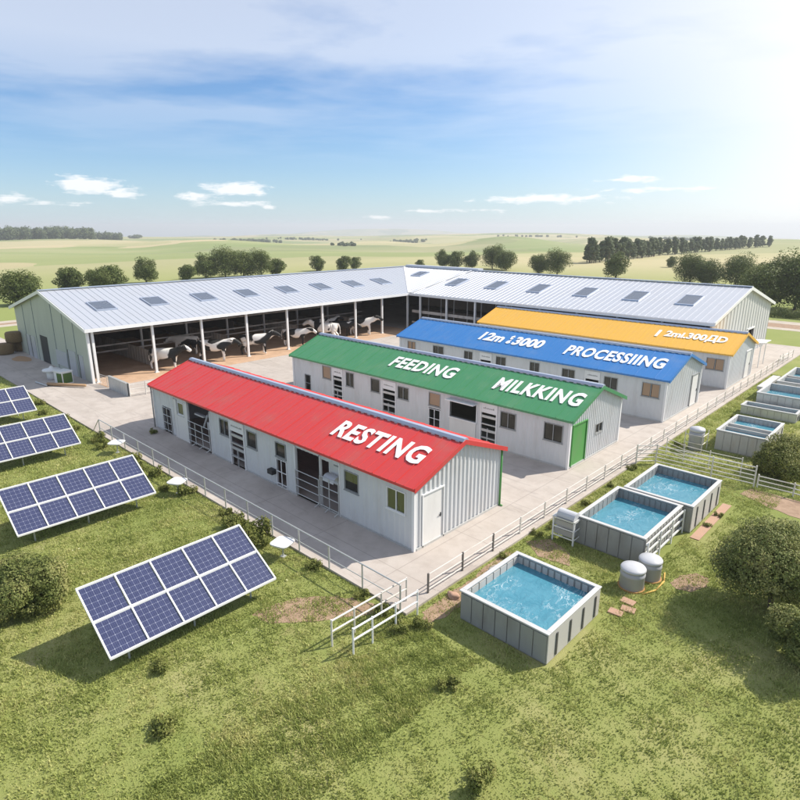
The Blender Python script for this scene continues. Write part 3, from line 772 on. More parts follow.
while x > XO:
    t = 0 if x > XR else (XR - x) / (XR - XO + ef)
    if t < .98: rib((x, YO + ef, eh + .002), (x, YR + (YO + ef - YR) * t, RZ + (eh - RZ) * t + .002), (.03, 0, 0))
    x -= .62
roof = r.build('roof', 'barn_roof', barn)
c = MB()
c.bar((XR, YG - .32, RZ + .07), (XR, YR, RZ + .07), .45, .07); c.bar((XR, YR, RZ + .072), (XG + .32, YR, RZ + .072), .45, .07)
c.build('ridge_cap', 'ridge_metal', barn)
c = MB(); c.bar((XI + ef, YI - ef, eh + .06), (XR, YR, RZ + .06), .35, .05); c.bar((XI + ef + .3, YI - ef, eh + .07), (-50.9, YR - .25, RZ + .02), .28, .07)
c.build('flashing', 'white_trim', barn)
c = MB(); c.box(-64, -50.3, YR + .45, YR + 1.6, HR - .45, HR + .34); c.build('roof_vent', 'barn_roof', barn)
# fascia, gutter
c = MB()
c.box(XI + ef - .04, XI + ef + .06, YG - .3, YI - ef, eh - .30, eh - .02); c.box(XI + ef + .06, XG + .3, YI - ef - .06, YI - ef + .04, eh - .30, eh - .02)
for xx in ((XG + .305, XG + .36),):
    for (ya, yb) in ((YI - ef, YR), (YO + ef, YR)):
        P = [(ya, eh + .05), (yb, RZ + .05), (yb, RZ - .25), (ya, eh - .25)]
        a = [(xx[0], p_[0], p_[1]) for p_ in P]; b = [(xx[1], p_[0], p_[1]) for p_ in P]
        c.poly(a); c.poly(b[::-1])
        for i in range(4): j = (i + 1) % 4; c.poly([a[i], a[j], b[j], b[i]])
for (xa, xb) in ((XI + ef, XR), (XO - ef, XR)):
    P = [(xa, eh + .05), (xb, RZ + .05), (xb, RZ - .25), (xa, eh - .25)]
    a = [(p_[0], YG - .305, p_[1]) for p_ in P]; b = [(p_[0], YG - .36, p_[1]) for p_ in P]
    c.poly(a); c.poly(b[::-1])
    for i in range(4): j = (i + 1) % 4; c.poly([a[i], a[j], b[j], b[i]])
c.build('fascia', 'white_trim', barn)
# walls
mb = MB(); wd = (XI - .35) - (XO + .35)
TLG = lambda u, z, d: (XI - .35 - u, YG - d, z)
def U(x): return XI - .35 - x
ops = [(U(-64.3), U(-66.6), .05, 2.75)]
wall(mb, TLG, 0, wd, ('g', HE, HR), ops, 2.6, .0, .14)
wall(mb, lambda u, z, d: (XO + .35 - d, YG + u, z), 0, YO - .35 - YG, ('f', HE), [], .5, .03, .14)
mb.build('wall', 'barn_wall', barn)
p = MB()
for x in (-56.6, -59.1, -61.9, -67.6, -70.9): p.boxT(TLG, U(x), U(x) + .10, .06, HE + (HR - HE) * (1 - abs(x - XR) / 10.1) - .15, .001, .03)
p.build_each('wall_seam', 'barn_seam', barn)
for a, b_, z0, z1, mt in ((-70.9, -69.9, .05, 2.3, 'pale_door'), (-69.5, -68.3, .05, 2.3, 'pale_door'), (-62.2, -59.3, .5, 1.9, 'barn_roof'), (-58.7, -57.0, .05, 2.3, 'pale_door'), (-56.1, -55.2, .05, 2.2, 'pale_door')):
    d = MB(); d.boxT(TLG, U(b_), U(a), z0, z1, .002, .05); dd = d.build('door' if z0 < .1 else 'hatch', 'barn_roof', barn)
    e = MB(); e.boxT(TLG, U(a) + .02, U(a) + .28 , z0, z1, .002, .02); e.build('door_gap', 'black_rubber_and_shade', dd) if z0 < .1 else None
mb = MB()
TRG = lambda u, z, d: (XG + d, YI + .2 + u, z)
wall(mb, TRG, 0, YO - YI - .4, ('g', HE, HR), [(11.9, 14.2, .05, 2.7)], 1.0, .06, .14)
wall(mb, lambda u, z, d: (XG - u, YO - .2 + d, z), 0, XG - XO - .4, ('f', HE), [], .5, .03, .14)
mb.build('wall', 'barn_gable', barn)
d = MB()
for a in (11.75, 14.2): d.boxT(TRG, a, a + .15, .05, 2.85, -.1, .12)
d.boxT(TRG, 11.9, 14.2, 2.7, 2.85, -.1, .12); d.build('door_frame', 'white_trim', barn)
d = MB(); d.boxT(TRG, 10.3, 11.7, .1, 2.65, .10, .14); d.build('sliding_door', 'pale_door', barn)
c = MB(); c.box(XI - .36, XI - .14, YG - .05, YG + .16, .05, HE); c.build('corner_trim', 'white_trim', barn)
c = MB(); c.box(-66.55, -64.35, YG + .02, YG + .06, .06, 2.74); c.build('door', 'black_rubber_and_shade', barn)  # black panel across the open doorway, its inner dark put into the colour
# lining behind the pens
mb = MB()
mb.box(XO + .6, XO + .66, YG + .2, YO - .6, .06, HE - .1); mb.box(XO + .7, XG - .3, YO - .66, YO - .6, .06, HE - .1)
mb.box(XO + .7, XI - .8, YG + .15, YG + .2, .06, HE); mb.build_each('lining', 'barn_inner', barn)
# front posts
for yy in (18.3, 23.5, 28.35, 33.35, 38.4, 43.3, 48.4, 52.9, 57.6):
    p = MB(); p.box(XI - .34, XI - .14, yy - .10, yy + .10, .05, HE - .05); p.box(XI - .42, XI - .06, yy - .18, yy + .18, .05, .13); p.build('post', 'white_trim', barn)
for k in range(9):
    xx = -51.5 + k * 4.37
    p = MB(); p.box(xx - .10, xx + .10, YI + .05, YI + .25, .05, HE - .05); p.build('post', 'white_trim', barn)
for yy in np.arange(20.9, 57, 5.0):
    p = MB(); p.box(-62.1, -61.9, yy, yy + .2, .05, HE + 1.9); p.build('inner_post', 'grey_steel', barn)
# eave beams, trusses
p = MB(); p.box(XI - .32, XI - .16, YG + .2, YI, HE - .28, HE - .06); p.box(XI, XG - .1, YI + .07, YI + .23, HE - .28, HE - .06)
for yy in (23.5, 28.35, 33.35, 38.4, 43.3, 48.4, 52.9):
    p.bar((XI - .3, yy, HE - .12), (XR, yy, HR - .2), .12, .22); p.bar((XO + .6, yy, HE - .12), (XR, yy, HR - .2), .12, .22)
p.build_each('roof_beam', 'grey_steel', barn)
# pens of the left wing
for yy in (24.4, 34.0, 43.6, 52.5):
    p = MB(); wall(p, lambda u, z, d, yy=yy: (XO + .8 + u, yy - d, z), 0, 16.7 if yy < 30 else 14.5, ('f', 1.55), [], .62, .05, .12)
    p.build('pen_wall', 'pen_wall', barn)
p = MB()
for zz in (1.0, 1.6, 2.9): p.box(-61.85, -61.75, 21, 57, zz, zz + .14)
p.build_each('pen_rail', 'pen_wall', barn)
p = MB(); p.box(-73.3, -62.3, 24.6, 33.8, .06, 1.2) if False else None
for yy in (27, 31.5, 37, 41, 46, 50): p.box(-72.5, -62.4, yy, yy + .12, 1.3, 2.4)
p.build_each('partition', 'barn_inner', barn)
# right wing: two-tier front with rails
p = MB(); p.box(XI + .1, XG - .2, YI + .5, YI + .62, 2.25, 2.6); p.box(XI + .1, XG - .2, YI + .5, YI + .62, .9, 1.1); p.build_each('gallery_rail', 'pen_wall', barn)
p = MB(); xx = -53
while xx < -17:
    p.box(xx, xx + .12, YI + 3.4, YI + 3.55, .06, HE + .4); xx += 2.18
p.build_each('gallery_upright', 'grey_steel', barn)
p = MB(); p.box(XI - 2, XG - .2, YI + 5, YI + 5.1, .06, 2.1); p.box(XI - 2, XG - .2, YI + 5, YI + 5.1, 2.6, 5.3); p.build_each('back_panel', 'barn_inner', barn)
# skylights
for yc in (21.1, 26.1, 31.35, 36.5, 41.9, 47.0, 52.2, 57.3):
    m = MB(); T = lambda u, z, d: (XI - u, yc + z, HE + .1 + sb * u + d)
    m.boxT(T, 3.75, 5.9, -.85, .85, .02, .10); o = m.build('skylight', 'skylight', barn)
    m = MB()
    for a, b_, c_, d_ in ((3.62, 3.75, -.95, .95), (5.9, 6.03, -.95, .95), (3.75, 5.9, -.95, -.85), (3.75, 5.9, .85, .95)): m.boxT(T, a, b_, c_, d_, .0, .125)
    m.build('frame', 'ridge_metal', o)
sr = (HR - HE) / (YR - YI)
for xc in (-57.9, -49.4, -43.2, -37.2, -31.3, -25.65, -20.3):
    m = MB(); T = lambda u, z, d: (xc + z, YI + u, HE + .1 + sr * u + d)
    a0, a1 = (3.7, 6.3) if xc > -55 else (6.3, 8.1)
    m.boxT(T, a0, a1, -.8, .8, .02, .10); o = m.build('skylight', 'skylight', barn)
    m = MB()
    for a, b_, c_, d_ in ((a0 - .12, a0, -.9, .9), (a1, a1 + .12, -.9, .9), (a0, a1, -.9, -.8), (a0, a1, .8, .9)): m.boxT(T, a, b_, c_, d_, .0, .125)
    m.build('frame', 'ridge_metal', o)

# ------------------------------------------------------------------ solar arrays
def make_array():
    root = empty('solar_array', (0, 0, 0))
    # local: x=0 upper edge, x=2.25 lower edge, y along the row
    up, low, dx = 2.0, .68, 2.25
    ln = math.hypot(dx, up - low); ang = math.atan2(up - low, dx)
    pm = MB(); pm.box(-.62, .62, -.545, .545, -.02, .012)
    first = None
    for i in range(5):
        for k in range(2):
            t = (k + .5) / 2
            if first is None: o = pm.build('solar_panel', 'solar_cells', root); first = o
            else: o = first.copy(); COL.objects.link(o); o.parent = root
            o.location = (dx * t, .585 + 1.17 * i, up + (low - up) * t); o.rotation_euler = (0, ang, 0)
    f = MB()
    def P(a, y, h=.02): return (dx * a + h * math.sin(ang), y, up + (low - up) * a + h * math.cos(ang))
    for a in (0, .5, 1): f.bar(P(a, -.02), P(a, 5.87), .085 if a == .5 else .06, .07)
    for i in range(6): f.bar(P(0, 1.17 * i, .021), P(1, 1.17 * i, .021), .05, .065)
    f.build('frame', 'white_trim', root)
    f = MB()
    for a in (.2, .8): f.bar(P(a, .1, -.09), P(a, 5.75, -.09), .06, .08)
    f.build('support_rail', 'galv', root)
    for y in (.7, 2.9, 5.1):
        for a in (.2, .8):
            q = P(a, y, -.12); g = MB(); g.tube((q[0], q[1], 0), q, .035); g.build('post', 'galv', root)
    return root
arr = make_array()
LAB = ['solar panel array nearest the viewer, lowest in the picture', 'second nearest solar panel array, above the left foreground bush',
       'solar panel array third from the viewer, cut by the left edge of the picture', 'farthest and smallest solar panel array, beside the concrete apron of the barn']
for i, (x, y) in enumerate([(-18.75, 4.85), (-29.05, 5.15), (-39.0, 5.2), (-48.35, 5.55)]):
    a = arr if i == 0 else copy_tree(arr); a.location = (x, y, 0)
    tag(a, LAB[i], 'solar panels', 'rows of solar panels on the lawn')

# ------------------------------------------------------------------ path lights
def make_light():
    root = empty('path_light'); m = MB(); m.tube((0, 0, 0), (0, 0, .62), .035); m.box(-.1, .1, -.1, .1, 0, .05); m.build('post', 'galv', root)
    m = MB(); n = 4; P = []
    for i in range(28):
        t = 2 * PI * i / 28; c, s_ = math.cos(t), math.sin(t)
        P.append((math.copysign(abs(c) ** .45, c) * .42, math.copysign(abs(s_) ** .45, s_) * .42))
    for z0, z1, k in ((.62, .70, 1),):
        m.poly([(x * .94, y * .94, z0) for x, y in P][::-1]); m.poly([(x * .97, y * .97, z1) for x, y in P])
        for i in range(28):
            j = (i + 1) % 28; a, b = P[i], P[j]
            m.poly([(a[0] * .94, a[1] * .94, z0), (b[0] * .94, b[1] * .94, z0), (b[0], b[1], z1 - .02), (a[0], a[1], z1 - .02)])
            m.poly([(a[0], a[1], z1 - .02), (b[0], b[1], z1 - .02), (b[0] * .97, b[1] * .97, z1), (a[0] * .97, a[1] * .97, z1)])
    m.build('lamp_head', 'white_trim', root); return root
pl0 = make_light()
for i, (x, y, lb) in enumerate([(-18.5, 12.45, 'white square topped path light beside the nearest solar array'), (-27.4, 12.4, 'white square topped path light by the second nearest solar array'), (-35.4, 12.6, 'farthest white square topped path light, near the end of the rail fence')]):
    a = pl0 if i == 0 else copy_tree(pl0); a.location = (x, y, 0); a.rotation_euler = (0, 0, .3 + i * .2); tag(a, lb, 'light', 'white topped path lights')

# ------------------------------------------------------------------ fences
fr = empty('rail_fence', (0, 0, 0)); tag(fr, 'grey two rail pipe fence between the red cabin yard and solar lawn', 'fence')
xs = [-39.4 + 1.92 * i for i in range(15)]; xs[-1] = -12.5
for x in xs:
    m = MB(); m.tube((x, 13.12, 0), (x, 13.12, 1.08), .035); m.build('post', 'galv', fr)
for z in (1.08, .52):
    m = MB(); m.tube((xs[0], 13.12, z), (xs[-1], 13.12, z), .028 if z > 1 else .018); m.build('rail', 'galv', fr)
m = MB(); m.tube((-39.4, 13.12, 1.08), (-40.6, 13.12, .06), .028); m.build('end_brace', 'galv', fr)
fr = empty('wire_fence', (0, 0, 0)); tag(fr, 'low wire fence on thin posts between the yard edge and the pools', 'fence')
y = 14.6; k = 0
while y < 74:
    m = MB(); m.box(-12.53, -12.47, y - .03, y + .03, 0, .86); m.build('post', 'post_dark' if k % 1 == 0 and y < 19 else 'rail_paint', fr); y += 2.05; k += 1
for z in (.82, .5, .2):
    m = MB(); m.tube((-12.5, 14.6, z), (-12.5, y - 2.05, z), .02, 6); m.build('wire', 'rail_paint', fr)
# white double hand rail at the corner
fr = empty('hand_rail', (0, 0, 0)); tag(fr, 'white double hand rail running from the fence corner towards the viewer', 'railing')
for (x, ya, yb) in ((-11.95, 13.4, 10.5), (-12.75, 13.7, 10.3)):
    for z in (.95, .55):
        m = MB(); m.tube((x, ya, z), (x - .1, yb, z), .034); m.build('rail', 'white_trim' if x > -12.5 else 'rail_paint', fr)
    for q in (0, .36, .72, 1):
        m = MB(); yy = ya + (yb - ya) * q; m.tube((x - .1 * q, yy, 0), (x - .1 * q, yy, 1.0), .032); m.build('post', 'white_trim' if x > -12.5 else 'rail_paint', fr)
# metal yard fence between the pools
def yard_fence(name, label, pts, h, nr, mat='rail_paint', r=.03):
    fr = empty(name, (pts[0][0], pts[0][1], 0)); tag(fr, label, 'fence'); o = Vector((pts[0][0], pts[0][1], 0))
    for p in pts:
        m = MB(); q = Vector((p[0], p[1], 0)) - o; m.tube(q, q + Vector((0, 0, h + .05)), r * 1.3); m.build('post', mat, fr)
    for k in range(nr):
        z = h * (k + .6) / nr + .05
        m = MB()
        for a, b in zip(pts, pts[1:]):
            m.tube(Vector((a[0], a[1], z)) - o, Vector((b[0], b[1], z)) - o, r)
        m.build('rail', mat, fr)
    return fr
yard_fence('metal_fence', 'five rail white metal livestock fence between the joined pools and divided pool', [(-12.2, 32.3), (-11.4, 33.1), (-8.5, 33.3), (-6.45, 33.4)], 1.15, 5)
yard_fence('low_fence', 'low three rail fence beside the dirt path, right of the metal fence', [(-6.3, 33.45), (-4.7, 33.5), (-3.1, 33.4), (-1.4, 33.2), (.4, 33.), (2.4, 32.6)], .7, 3)
yard_fence('back_fence', 'faint rail fence behind the low fence, by the leafy bush', [(-11.6, 35.2), (-10.4, 34.6), (-9.0, 34.5), (-7.4, 34.6)], 1.0, 4, r=.022)
yard_fence('barn_pen_rail', 'short white rail gate by the low concrete wall in front of barn', [(-47.1, 18.3), (-46.9, 19.5), (-46.8, 21.0)], 1.1, 3)
yard_fence('barn_mesh_gate', 'short pale gate standing at the barn corner post', [(-52.9, 18.2), (-51.6, 18.3), (-51.1, 18.4)], .95, 6, r=.02)
m = MB(); wall(m, lambda u, z, d: (-50.8 + u, 18.12 + .02 * u - d, z), 0, 3.6, ('f', 1.12), [], .45, .03, .12)
m.box(-50.82, -47.18, 18.08, 18.3, 1.12, 1.17); tag(m.build('pen_barrier', 'galv'), 'low corrugated barrier wall standing in the yard before the barn corner', 'barrier')

# ------------------------------------------------------------------ pools
def pool(label, x0, x1, y0, y1, h, side='white', level=.32, rail=False, div=None, wl='pool_water', group='raised rectangular pools beside the yard', near='pool_panel'):
    root = empty('pool', (x0, y0, 0)); tag(root, label, 'pool', group)
    A, B = x1 - x0, y1 - y0; t = .09
    m = MB()
    m.box(0, A, 0, t, 0, h); m.box(0, A, B - t, B, 0, h); m.box(0, t, t, B - t, 0, h); m.box(A - t, A, t, B - t, 0, h)
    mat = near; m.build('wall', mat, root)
    c = MB()  # corrugated cladding panels proud of the wall, leaving grooves
    n = max(3, int(A / .42))
    for i in range(n):
        a = A * i / n; c.box(a + .02, a + A / n - .02, -.035, -.001, .06, h - .05)
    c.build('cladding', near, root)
    c = MB(); n = max(3, int(B / .42))
    for i in range(n):
        a = B * i / n; c.box(t + .001, t + .03, a + .03 + (t if i == 0 else 0), a + B / n - .03 - (t if i == n - 1 else 0), .3, h - .05); c.box(A - t - .03, A - t - .001, a + .03 + (t if i == 0 else 0), a + B / n - .03 - (t if i == n - 1 else 0), .3, h - .05)
    n = max(3, int(A / .26))
    for i in range(n):
        a = t + (A - 2 * t) * i / n; w_ = (A - 2 * t) / n; c.box(a + .035, a + w_ - .035, B - t - .03, B - t - .001, .3, h - .05)
    c.build('lining', 'pool_light' if side == 'white' else 'pool_panel', root)
    s_ = MB()
    if not rail:
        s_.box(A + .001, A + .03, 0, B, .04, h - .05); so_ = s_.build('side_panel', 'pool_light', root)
        q = MB(); nn = max(3, round(B / .95))
        for i in range(nn): yy = B * (i + .6) / nn; q.box(A + .031, A + .06, yy - .045, yy + .045, .12, h - .16)
        q.build_each('slot', 'dark_slot', so_)
    else:
        n = int(B / .3)
        for i in range(n): s_.box(A + .001, A + .04, B * i / n + .05, B * (i + 1) / n - .03, .05, h - .06)
        s_.build('side_panel', 'pool_panel', root)
        q = MB()
        for z in (.2, .62, 1.0): q.box(A + .08, A + .13, -.05, B, z, z + .08)
        for i in range(4): yy = (B - .06) * i / 3; q.box(A + .131, A + .18, yy, yy + .06, 0, h - .1)
        q.build('guard_rail', 'white_trim', root)
    r = MB(); k = .05
    r.box(-k, A + k, -k, t + .03, h, h + .05); r.box(-k, A + k, B - t - .03, B + k, h, h + .05); r.box(-k, t + .03, t + .0301, B - t - .0301, h, h + .05); r.box(A - t - .03, A + k, t + .0301, B - t - .0301, h, h + .05)
    r.build('rim', 'pool_rim', root, bevel=.008)
    f = MB(); f.box(t, A - t, t, B - t, .02, .12); f.build('floor', 'pool_inside', root)
    wm = MB(); wm.box(t, A - t, t, B - t, h - level - .25, h - level); wm.build('water', wl, root)
    if div:
        d = MB(); d.box(t + .01, A - t - .01, B * div - .07, B * div + .07, .12, h - .02); d.box(t + .01, A - t - .01, B * div - .55, B * div - .47, .12, h - .1); d.build('divider', 'pool_light', root)
    return root
pool('nearest raised pool of turquoise water at the bottom centre of the picture', -10.75, -7.42, 14.3, 17.75, 1.08)
pool('raised dark blue pool with white guard rail, behind two round tanks', -10.45, -7.55, 21.85, 25.85, 1.22, 'dark', .42, rail=True)
pool('raised light blue pool adjoining the back of the dark railed pool', -10.2, -7.15, 26.02, 29.9, 1.25, 'dark', .40)
pool('raised grey pool split by a low divider, beyond the metal fence', -9.75, -7.1, 38.0, 42.1, 1.22, 'white', .30, div=.5, near='pool_light')
pool('shallow grey trough pool in front of the far tall pool', -10.75, -7.3, 47.1, 48.4, .62, 'white', .2, near='galv')
pool('far tall pool with bright blue water near the right edge', -10.3, -6.6, 49.1, 52.8, 1.25, 'white', .45, near='galv')
pool('farthest pool, partly cut by the right edge of the picture', -10.1, -6.5, 54.0, 60.5, 1.25, 'white', .5, div=.45, near='galv')
m = MB(); m.box(-11.05, -10.5, 52.2, 57.2, .8, 1.0); m.box(-11.0, -10.55, 52.4, 52.5, 0, .8); m.box(-11.0, -10.55, 56.9, 57.0, 0, .8)
o = m.build('channel', 'pool_rim'); tag(o, 'long narrow white water channel along the farthest pool', 'channel')
# overflow tray at the near pool corner, stones and tiles
def stone(label, x, y, r, mat='stone', sz=(1, .7, .5), rot=0, name='stone'):
    bm = bmesh.new(); bmesh.ops.create_icosphere(bm, subdivisions=3, radius=1)
    for v in bm.verts:
        n = v.co.normalized(); v.co = n * (1 + .18 * math.sin(n.x * 5 + x * 9) * math.cos(n.y * 4 + y) + .1 * math.sin(n.z * 7 + n.x * 3 + x))
        v.co = Vector((v.co.x * sz[0] * r, v.co.y * sz[1] * r, max(-.3, v.co.z) * sz[2] * r + .12 * r))
    me = bpy.data.meshes.new(name); bm.to_mesh(me); bm.free(); me.materials.append(M[mat]); me.shade_smooth()
    o = bpy.data.objects.new(name, me); COL.objects.link(o); o.location = (x, y, 0); o.rotation_euler = (0, 0, rot)
    tag(o, label, 'stone'); return o
stone('pale flat boulder at the back corner of the nearest pool', -11.5, 17.6, .34, rot=.4, sz=(1, .8, .55))
stone('tan stone lying between the wire fence and the nearest pool', -11.7, 15.1, .28, 'terracotta')
stone('grey stone heap resting on concrete by the green roof end', -44.2, 45.4, .7, sz=(1.2, .8, .5))
for i, (x, y, a) in enumerate([(-7.0, 18.3, .1), (-6.75, 18.75, .2), (-6.95, 19.2, .0)]):
    m = MB(); m.box(-.24, .24, -.17, .17, 0, .05); o = m.build('paving_tile', 'terracotta', bevel=.01); o.location = (x, y, .002 + .001 * i); o.rotation_euler = (0, 0, a)
    tag(o, ['terracotta paving tile closest to the corner of the nearest pool', 'middle one of three terracotta tiles right of the nearest pool', 'terracotta paving tile farthest from the nearest pool corner'][i], 'tile', 'loose terracotta tiles')
m = MB(); m.box(-6.98, -6.6, 25.6, 30.2, 0, .035); tag(m.build('tile_strip', 'terracotta'), 'narrow terracotta paving strip along the light blue pool', 'paving')
m = MB(); m.box(-6.9, -6.55, 38.6, 43.0, 0, .035); tag(m.build('tile_strip', 'terracotta'), 'narrow terracotta paving strip along the divided grey pool', 'paving')
def tank(label, x, y, r, h, base=True):
    root = empty('water_tank', (x, y, 0)); tag(root, label, 'tank', 'round grey tanks')
    m = MB(); m.lathe([(r * .96, 0), (r, .03), (r, h * .60), (r * 1.03, h * .62), (r * 1.03, h * .70), (r, h * .72), (r, h * .86)], 40); m.build('tank_body', 'tank_plastic', root, smooth=False)
    m = MB(); m.lathe([(r * 1.05, h * .861), (r * 1.05, h * .93), (r * .97, h * .985), (r * .5, h * 1.04), (.02, h * 1.06)], 40); m.build('lid', 'tank_lid', root, smooth=True)
    if base: m = MB(); m.lathe([(r * 1.12, 0.001), (r * 1.12, .045), (r * 1.02, .05)], 40); m.build('base_ring', 'ochre_rust', root)
    for p_ in root.children:
        if p_.name.startswith('tank_body'):
            p_.data.shade_smooth() 
    return root
tank('round domed tank, the nearer of the pair by the railed pool', -7.28, 20.25, .44, .86)
tank('round grey plastic tank touching the railed pool corner, behind the other', -7.05, 21.3, .42, .86)
m = MB()
P = [(-6.75, 20.0, .03), (-6.5, 20.6, .03), (-6.5, 21.4, .03), (-6.7, 22.0, .03)]
for a, b in zip(P, P[1:]): m.tube(a, b, .03)
tag(m.build('hose', 'ochre', smooth=True), 'yellow hose lying on the grass around the round tanks', 'hose')
# tank on rack
rk = empty('tank_rack', (-11.25, 21.35, 0), .02); tag(rk, 'white frame rack with shelves standing between wire fence and railed pool', 'rack')
m = MB()
for x in (0, .95):
    for y_ in (0, .55): m.box(x - .03, x + .03, y_ - .03, y_ + .03, 0, 1.12)
m.build_each('leg', 'white_trim', rk)
m = MB()
for z in (.28, .68, 1.08):
    m.box(-.03, .98, -.045, -.031, z, z + .05); m.box(.981, .996, -.03, .58, z, z + .05)
m.build('rail', 'white_trim', rk)
m = MB(); m.box(.04, .91, .04, .51, .34, .6); m.box(.04, .91, .04, .51, .74, 1.0); m.build_each('shelf_box', 'grey_steel', rk)
m = MB(); m.box(-.05, 1.0, -.07, .6, 1.122, 1.16); m.build('top', 'galv', rk)
m = MB()
pr = [(math.cos(t) * .27, math.sin(t) * .27) for t in np.linspace(0, PI, 12)]
for (a, b) in zip(pr, pr[1:]): m.poly([(.12, .27 + a[0], 1.18 + a[1]), (.12, .27 + b[0], 1.18 + b[1]), (.92, .27 + b[0], 1.18 + b[1]), (.92, .27 + a[0], 1.18 + a[1])])
for xx in (.12, .92): m.poly([(xx, .27 + a, 1.18 + b) for a, b in pr])
o = m.build('water_drum', 'tank_lid', smooth=False); o.location = rk.location; tag(o, 'half round grey drum lying on top of the white rack', 'drum')
# tank by the divided pool
rk = empty('pipe_rack', (-10.6, 37.2, 0)); tag(rk, 'thin white frame around the tall tank by the divided pool', 'rack')
m = MB()
for x in (-.5, .5):
    for y_ in (-.5, .5): m.tube((x, y_, 0), (x, y_, 1.2), .025)
for z in (.5, 1.0):
    for a, b in (((-.5, -.5), (.5, -.5)), ((.5, -.5), (.5, .5))): m.tube((a[0], a[1], z), (b[0], b[1], z), .022)
m.build_each('bar', 'rail_paint', rk)
tank('tall round grey tank between the metal fence and the divided pool', -10.6, 37.2, .42, 1.35, False)

# ------------------------------------------------------------------ objects at the barn corner
m = MB(); m.lathe([(.32, 0), (.42, .02), (.42, .62), (.40, .64), (.40, .70), (.72, .74), (.74, .84), (.70, .9), (.25, .95), (.1, 1.15), (.02, 1.18)], 30)
o = m.build('water_trough', 'white_trim', smooth=True); o.location = (-57.9, 16.0, .05); tag(o, 'round white trough with a wide rim beside the barn gable', 'trough')
rk = empty('crate', (-56.0, 15.6, .05), .25); tag(rk, 'white box with a dark green front near the barn corner', 'crate')
m = MB(); m.box(0, 1.15, 0, .95, 0, 1.05); m.box(-.05, 1.2, -.05, 1.0, 1.051, 1.12); m.build('box', 'white_trim', rk)
m = MB(); m.box(1.151, 1.18, .08, .87, .1, .95); m.box(.42, 1.1, -.03, -.001, .1, .95); m.build('front', 'crate_green', rk)
m = MB(); m.tube((-55.6, 14.9, .2), (-52.6, 16.9, .24), .14, 10, .11); tag(m.build('log', 'log_wood', smooth=True), 'pale timber log lying on the concrete before the barn corner', 'log')
m = MB(); m.tube((-57.4, 14.5, .13), (-55.3, 14.75, .13), .07, 8); tag(m.build('pipe', 'galv', smooth=True), 'short grey pipe lying left of the timber log', 'pipe')
bl = None
for i, (x, y_, z, lb) in enumerate([(-73.4, 16.2, .05, 'dark brown round hay bale on the ground left of the barn'), (-73.6, 17.3, 1.15, 'dark hay bale stacked on top of the others left of barn'), (-74.3, 18.0, .05, 'dark brown hay bale behind the front one left of barn')]):
    m = MB(); m.lathe([(.2, 0), (.72, .03), (.82, .15), (.84, .6), (.82, 1.0), (.72, 1.12), (.2, 1.15)], 24)
    o = m.build('hay_bale', 'hay', smooth=True); o.location = (x, y_, z); tag(o, lb, 'hay bale', 'round hay bales by the barn')
m = MB()
for i in range(14):
    t = 2 * PI * i / 14; m.v.append((math.cos(t) * 1.7 * (1 + .2 * math.sin(3 * t)), math.sin(t) * .8, 0))
m.f.append(tuple(range(14))); o = m.build('straw_litter', 'log_wood'); o.location = (-69.3, 16.6, .06); tag(o, 'loose straw litter on the concrete before the barn gable', 'straw', kind='stuff')
# shelter by the yellow cabin
rk = empty('feeding_frame', (-17.2, 63.2, .05)); tag(rk, 'white tubular handling frame with a small flat canopy beyond the yellow cabin', 'frame')
m = MB()
for x, y_, h in ((0, 0, 1.3), (1.4, 0, 1.4), (2.8, .4, 1.6), (0, 2.2, 1.6), (1.6, 3, 1.9), (3.3, 3.2, 2.3), (3.4, .9, 2.3)): m.tube((x, y_, 0), (x, y_, h), .045)
m.build('upright', 'white_trim', rk)
m = MB()
for z in (.4, .8, 1.2): m.tube((0, 0, z), (2.8, .4, z), .035); m.tube((0, 0, z), (0, 2.2, z), .03); m.tube((0, 2.2, z), (1.6, 3, z), .03)
m.tube((0, 2.2, 1.6), (3.3, 3.2, 2.3), .045); m.tube((0, 0, 1.3), (3.4, .9, 2.3), .045); m.build('rail', 'rail_paint', rk)
m = MB(); m.boxT(lambda u, z, d: (2.2 + u, .4 + d, 2.28 + .06 * u + z), 0, 1.5, 0, .06, .6, 2.8); m.build('canopy', 'white_trim', rk)
m = MB(); m.box(.6, 2.3, .7, 2.0, 0, .35); m.build('trough', 'grey_steel', rk)
yard_fence('small_gate', 'small pale rail stand alone on the concrete near the right edge', [(-12.9, 68.6), (-12.9, 69.6), (-12.7, 71.0)], .7, 2)
m = MB(); m.lathe([(.3, 0), (.33, .3), (.3, .6), (.33, .9), (.28, .95)], 20); o = m.build('barrel', 'orange', smooth=True); o.location = (-45.5, 52.5, .05); tag(o, 'small orange barrel in front of the barn near blue roof', 'barrel')
rk = empty('feed_wagon', (-44.5, 53.0, .05)); tag(rk, 'long grey covered feed trough behind the blue roof', 'trough')
m = MB(); m.box(0, 6.2, 0, 1.5, .35, 1.0); m.build('body', 'grey_steel', rk, bevel=.1)
m = MB(); m.box(-.05, 6.25, -.05, 1.55, 1.0, 1.08); m.box(.4, 5.8, .2, 1.3, 1.081, 1.25); m.build('lid', 'galv', rk, bevel=.04)
m = MB()
for x in (.3, 5.7): m.box(x, x + .15, .1, 1.4, 0, .35)
m.build('leg', 'post_dark', rk)

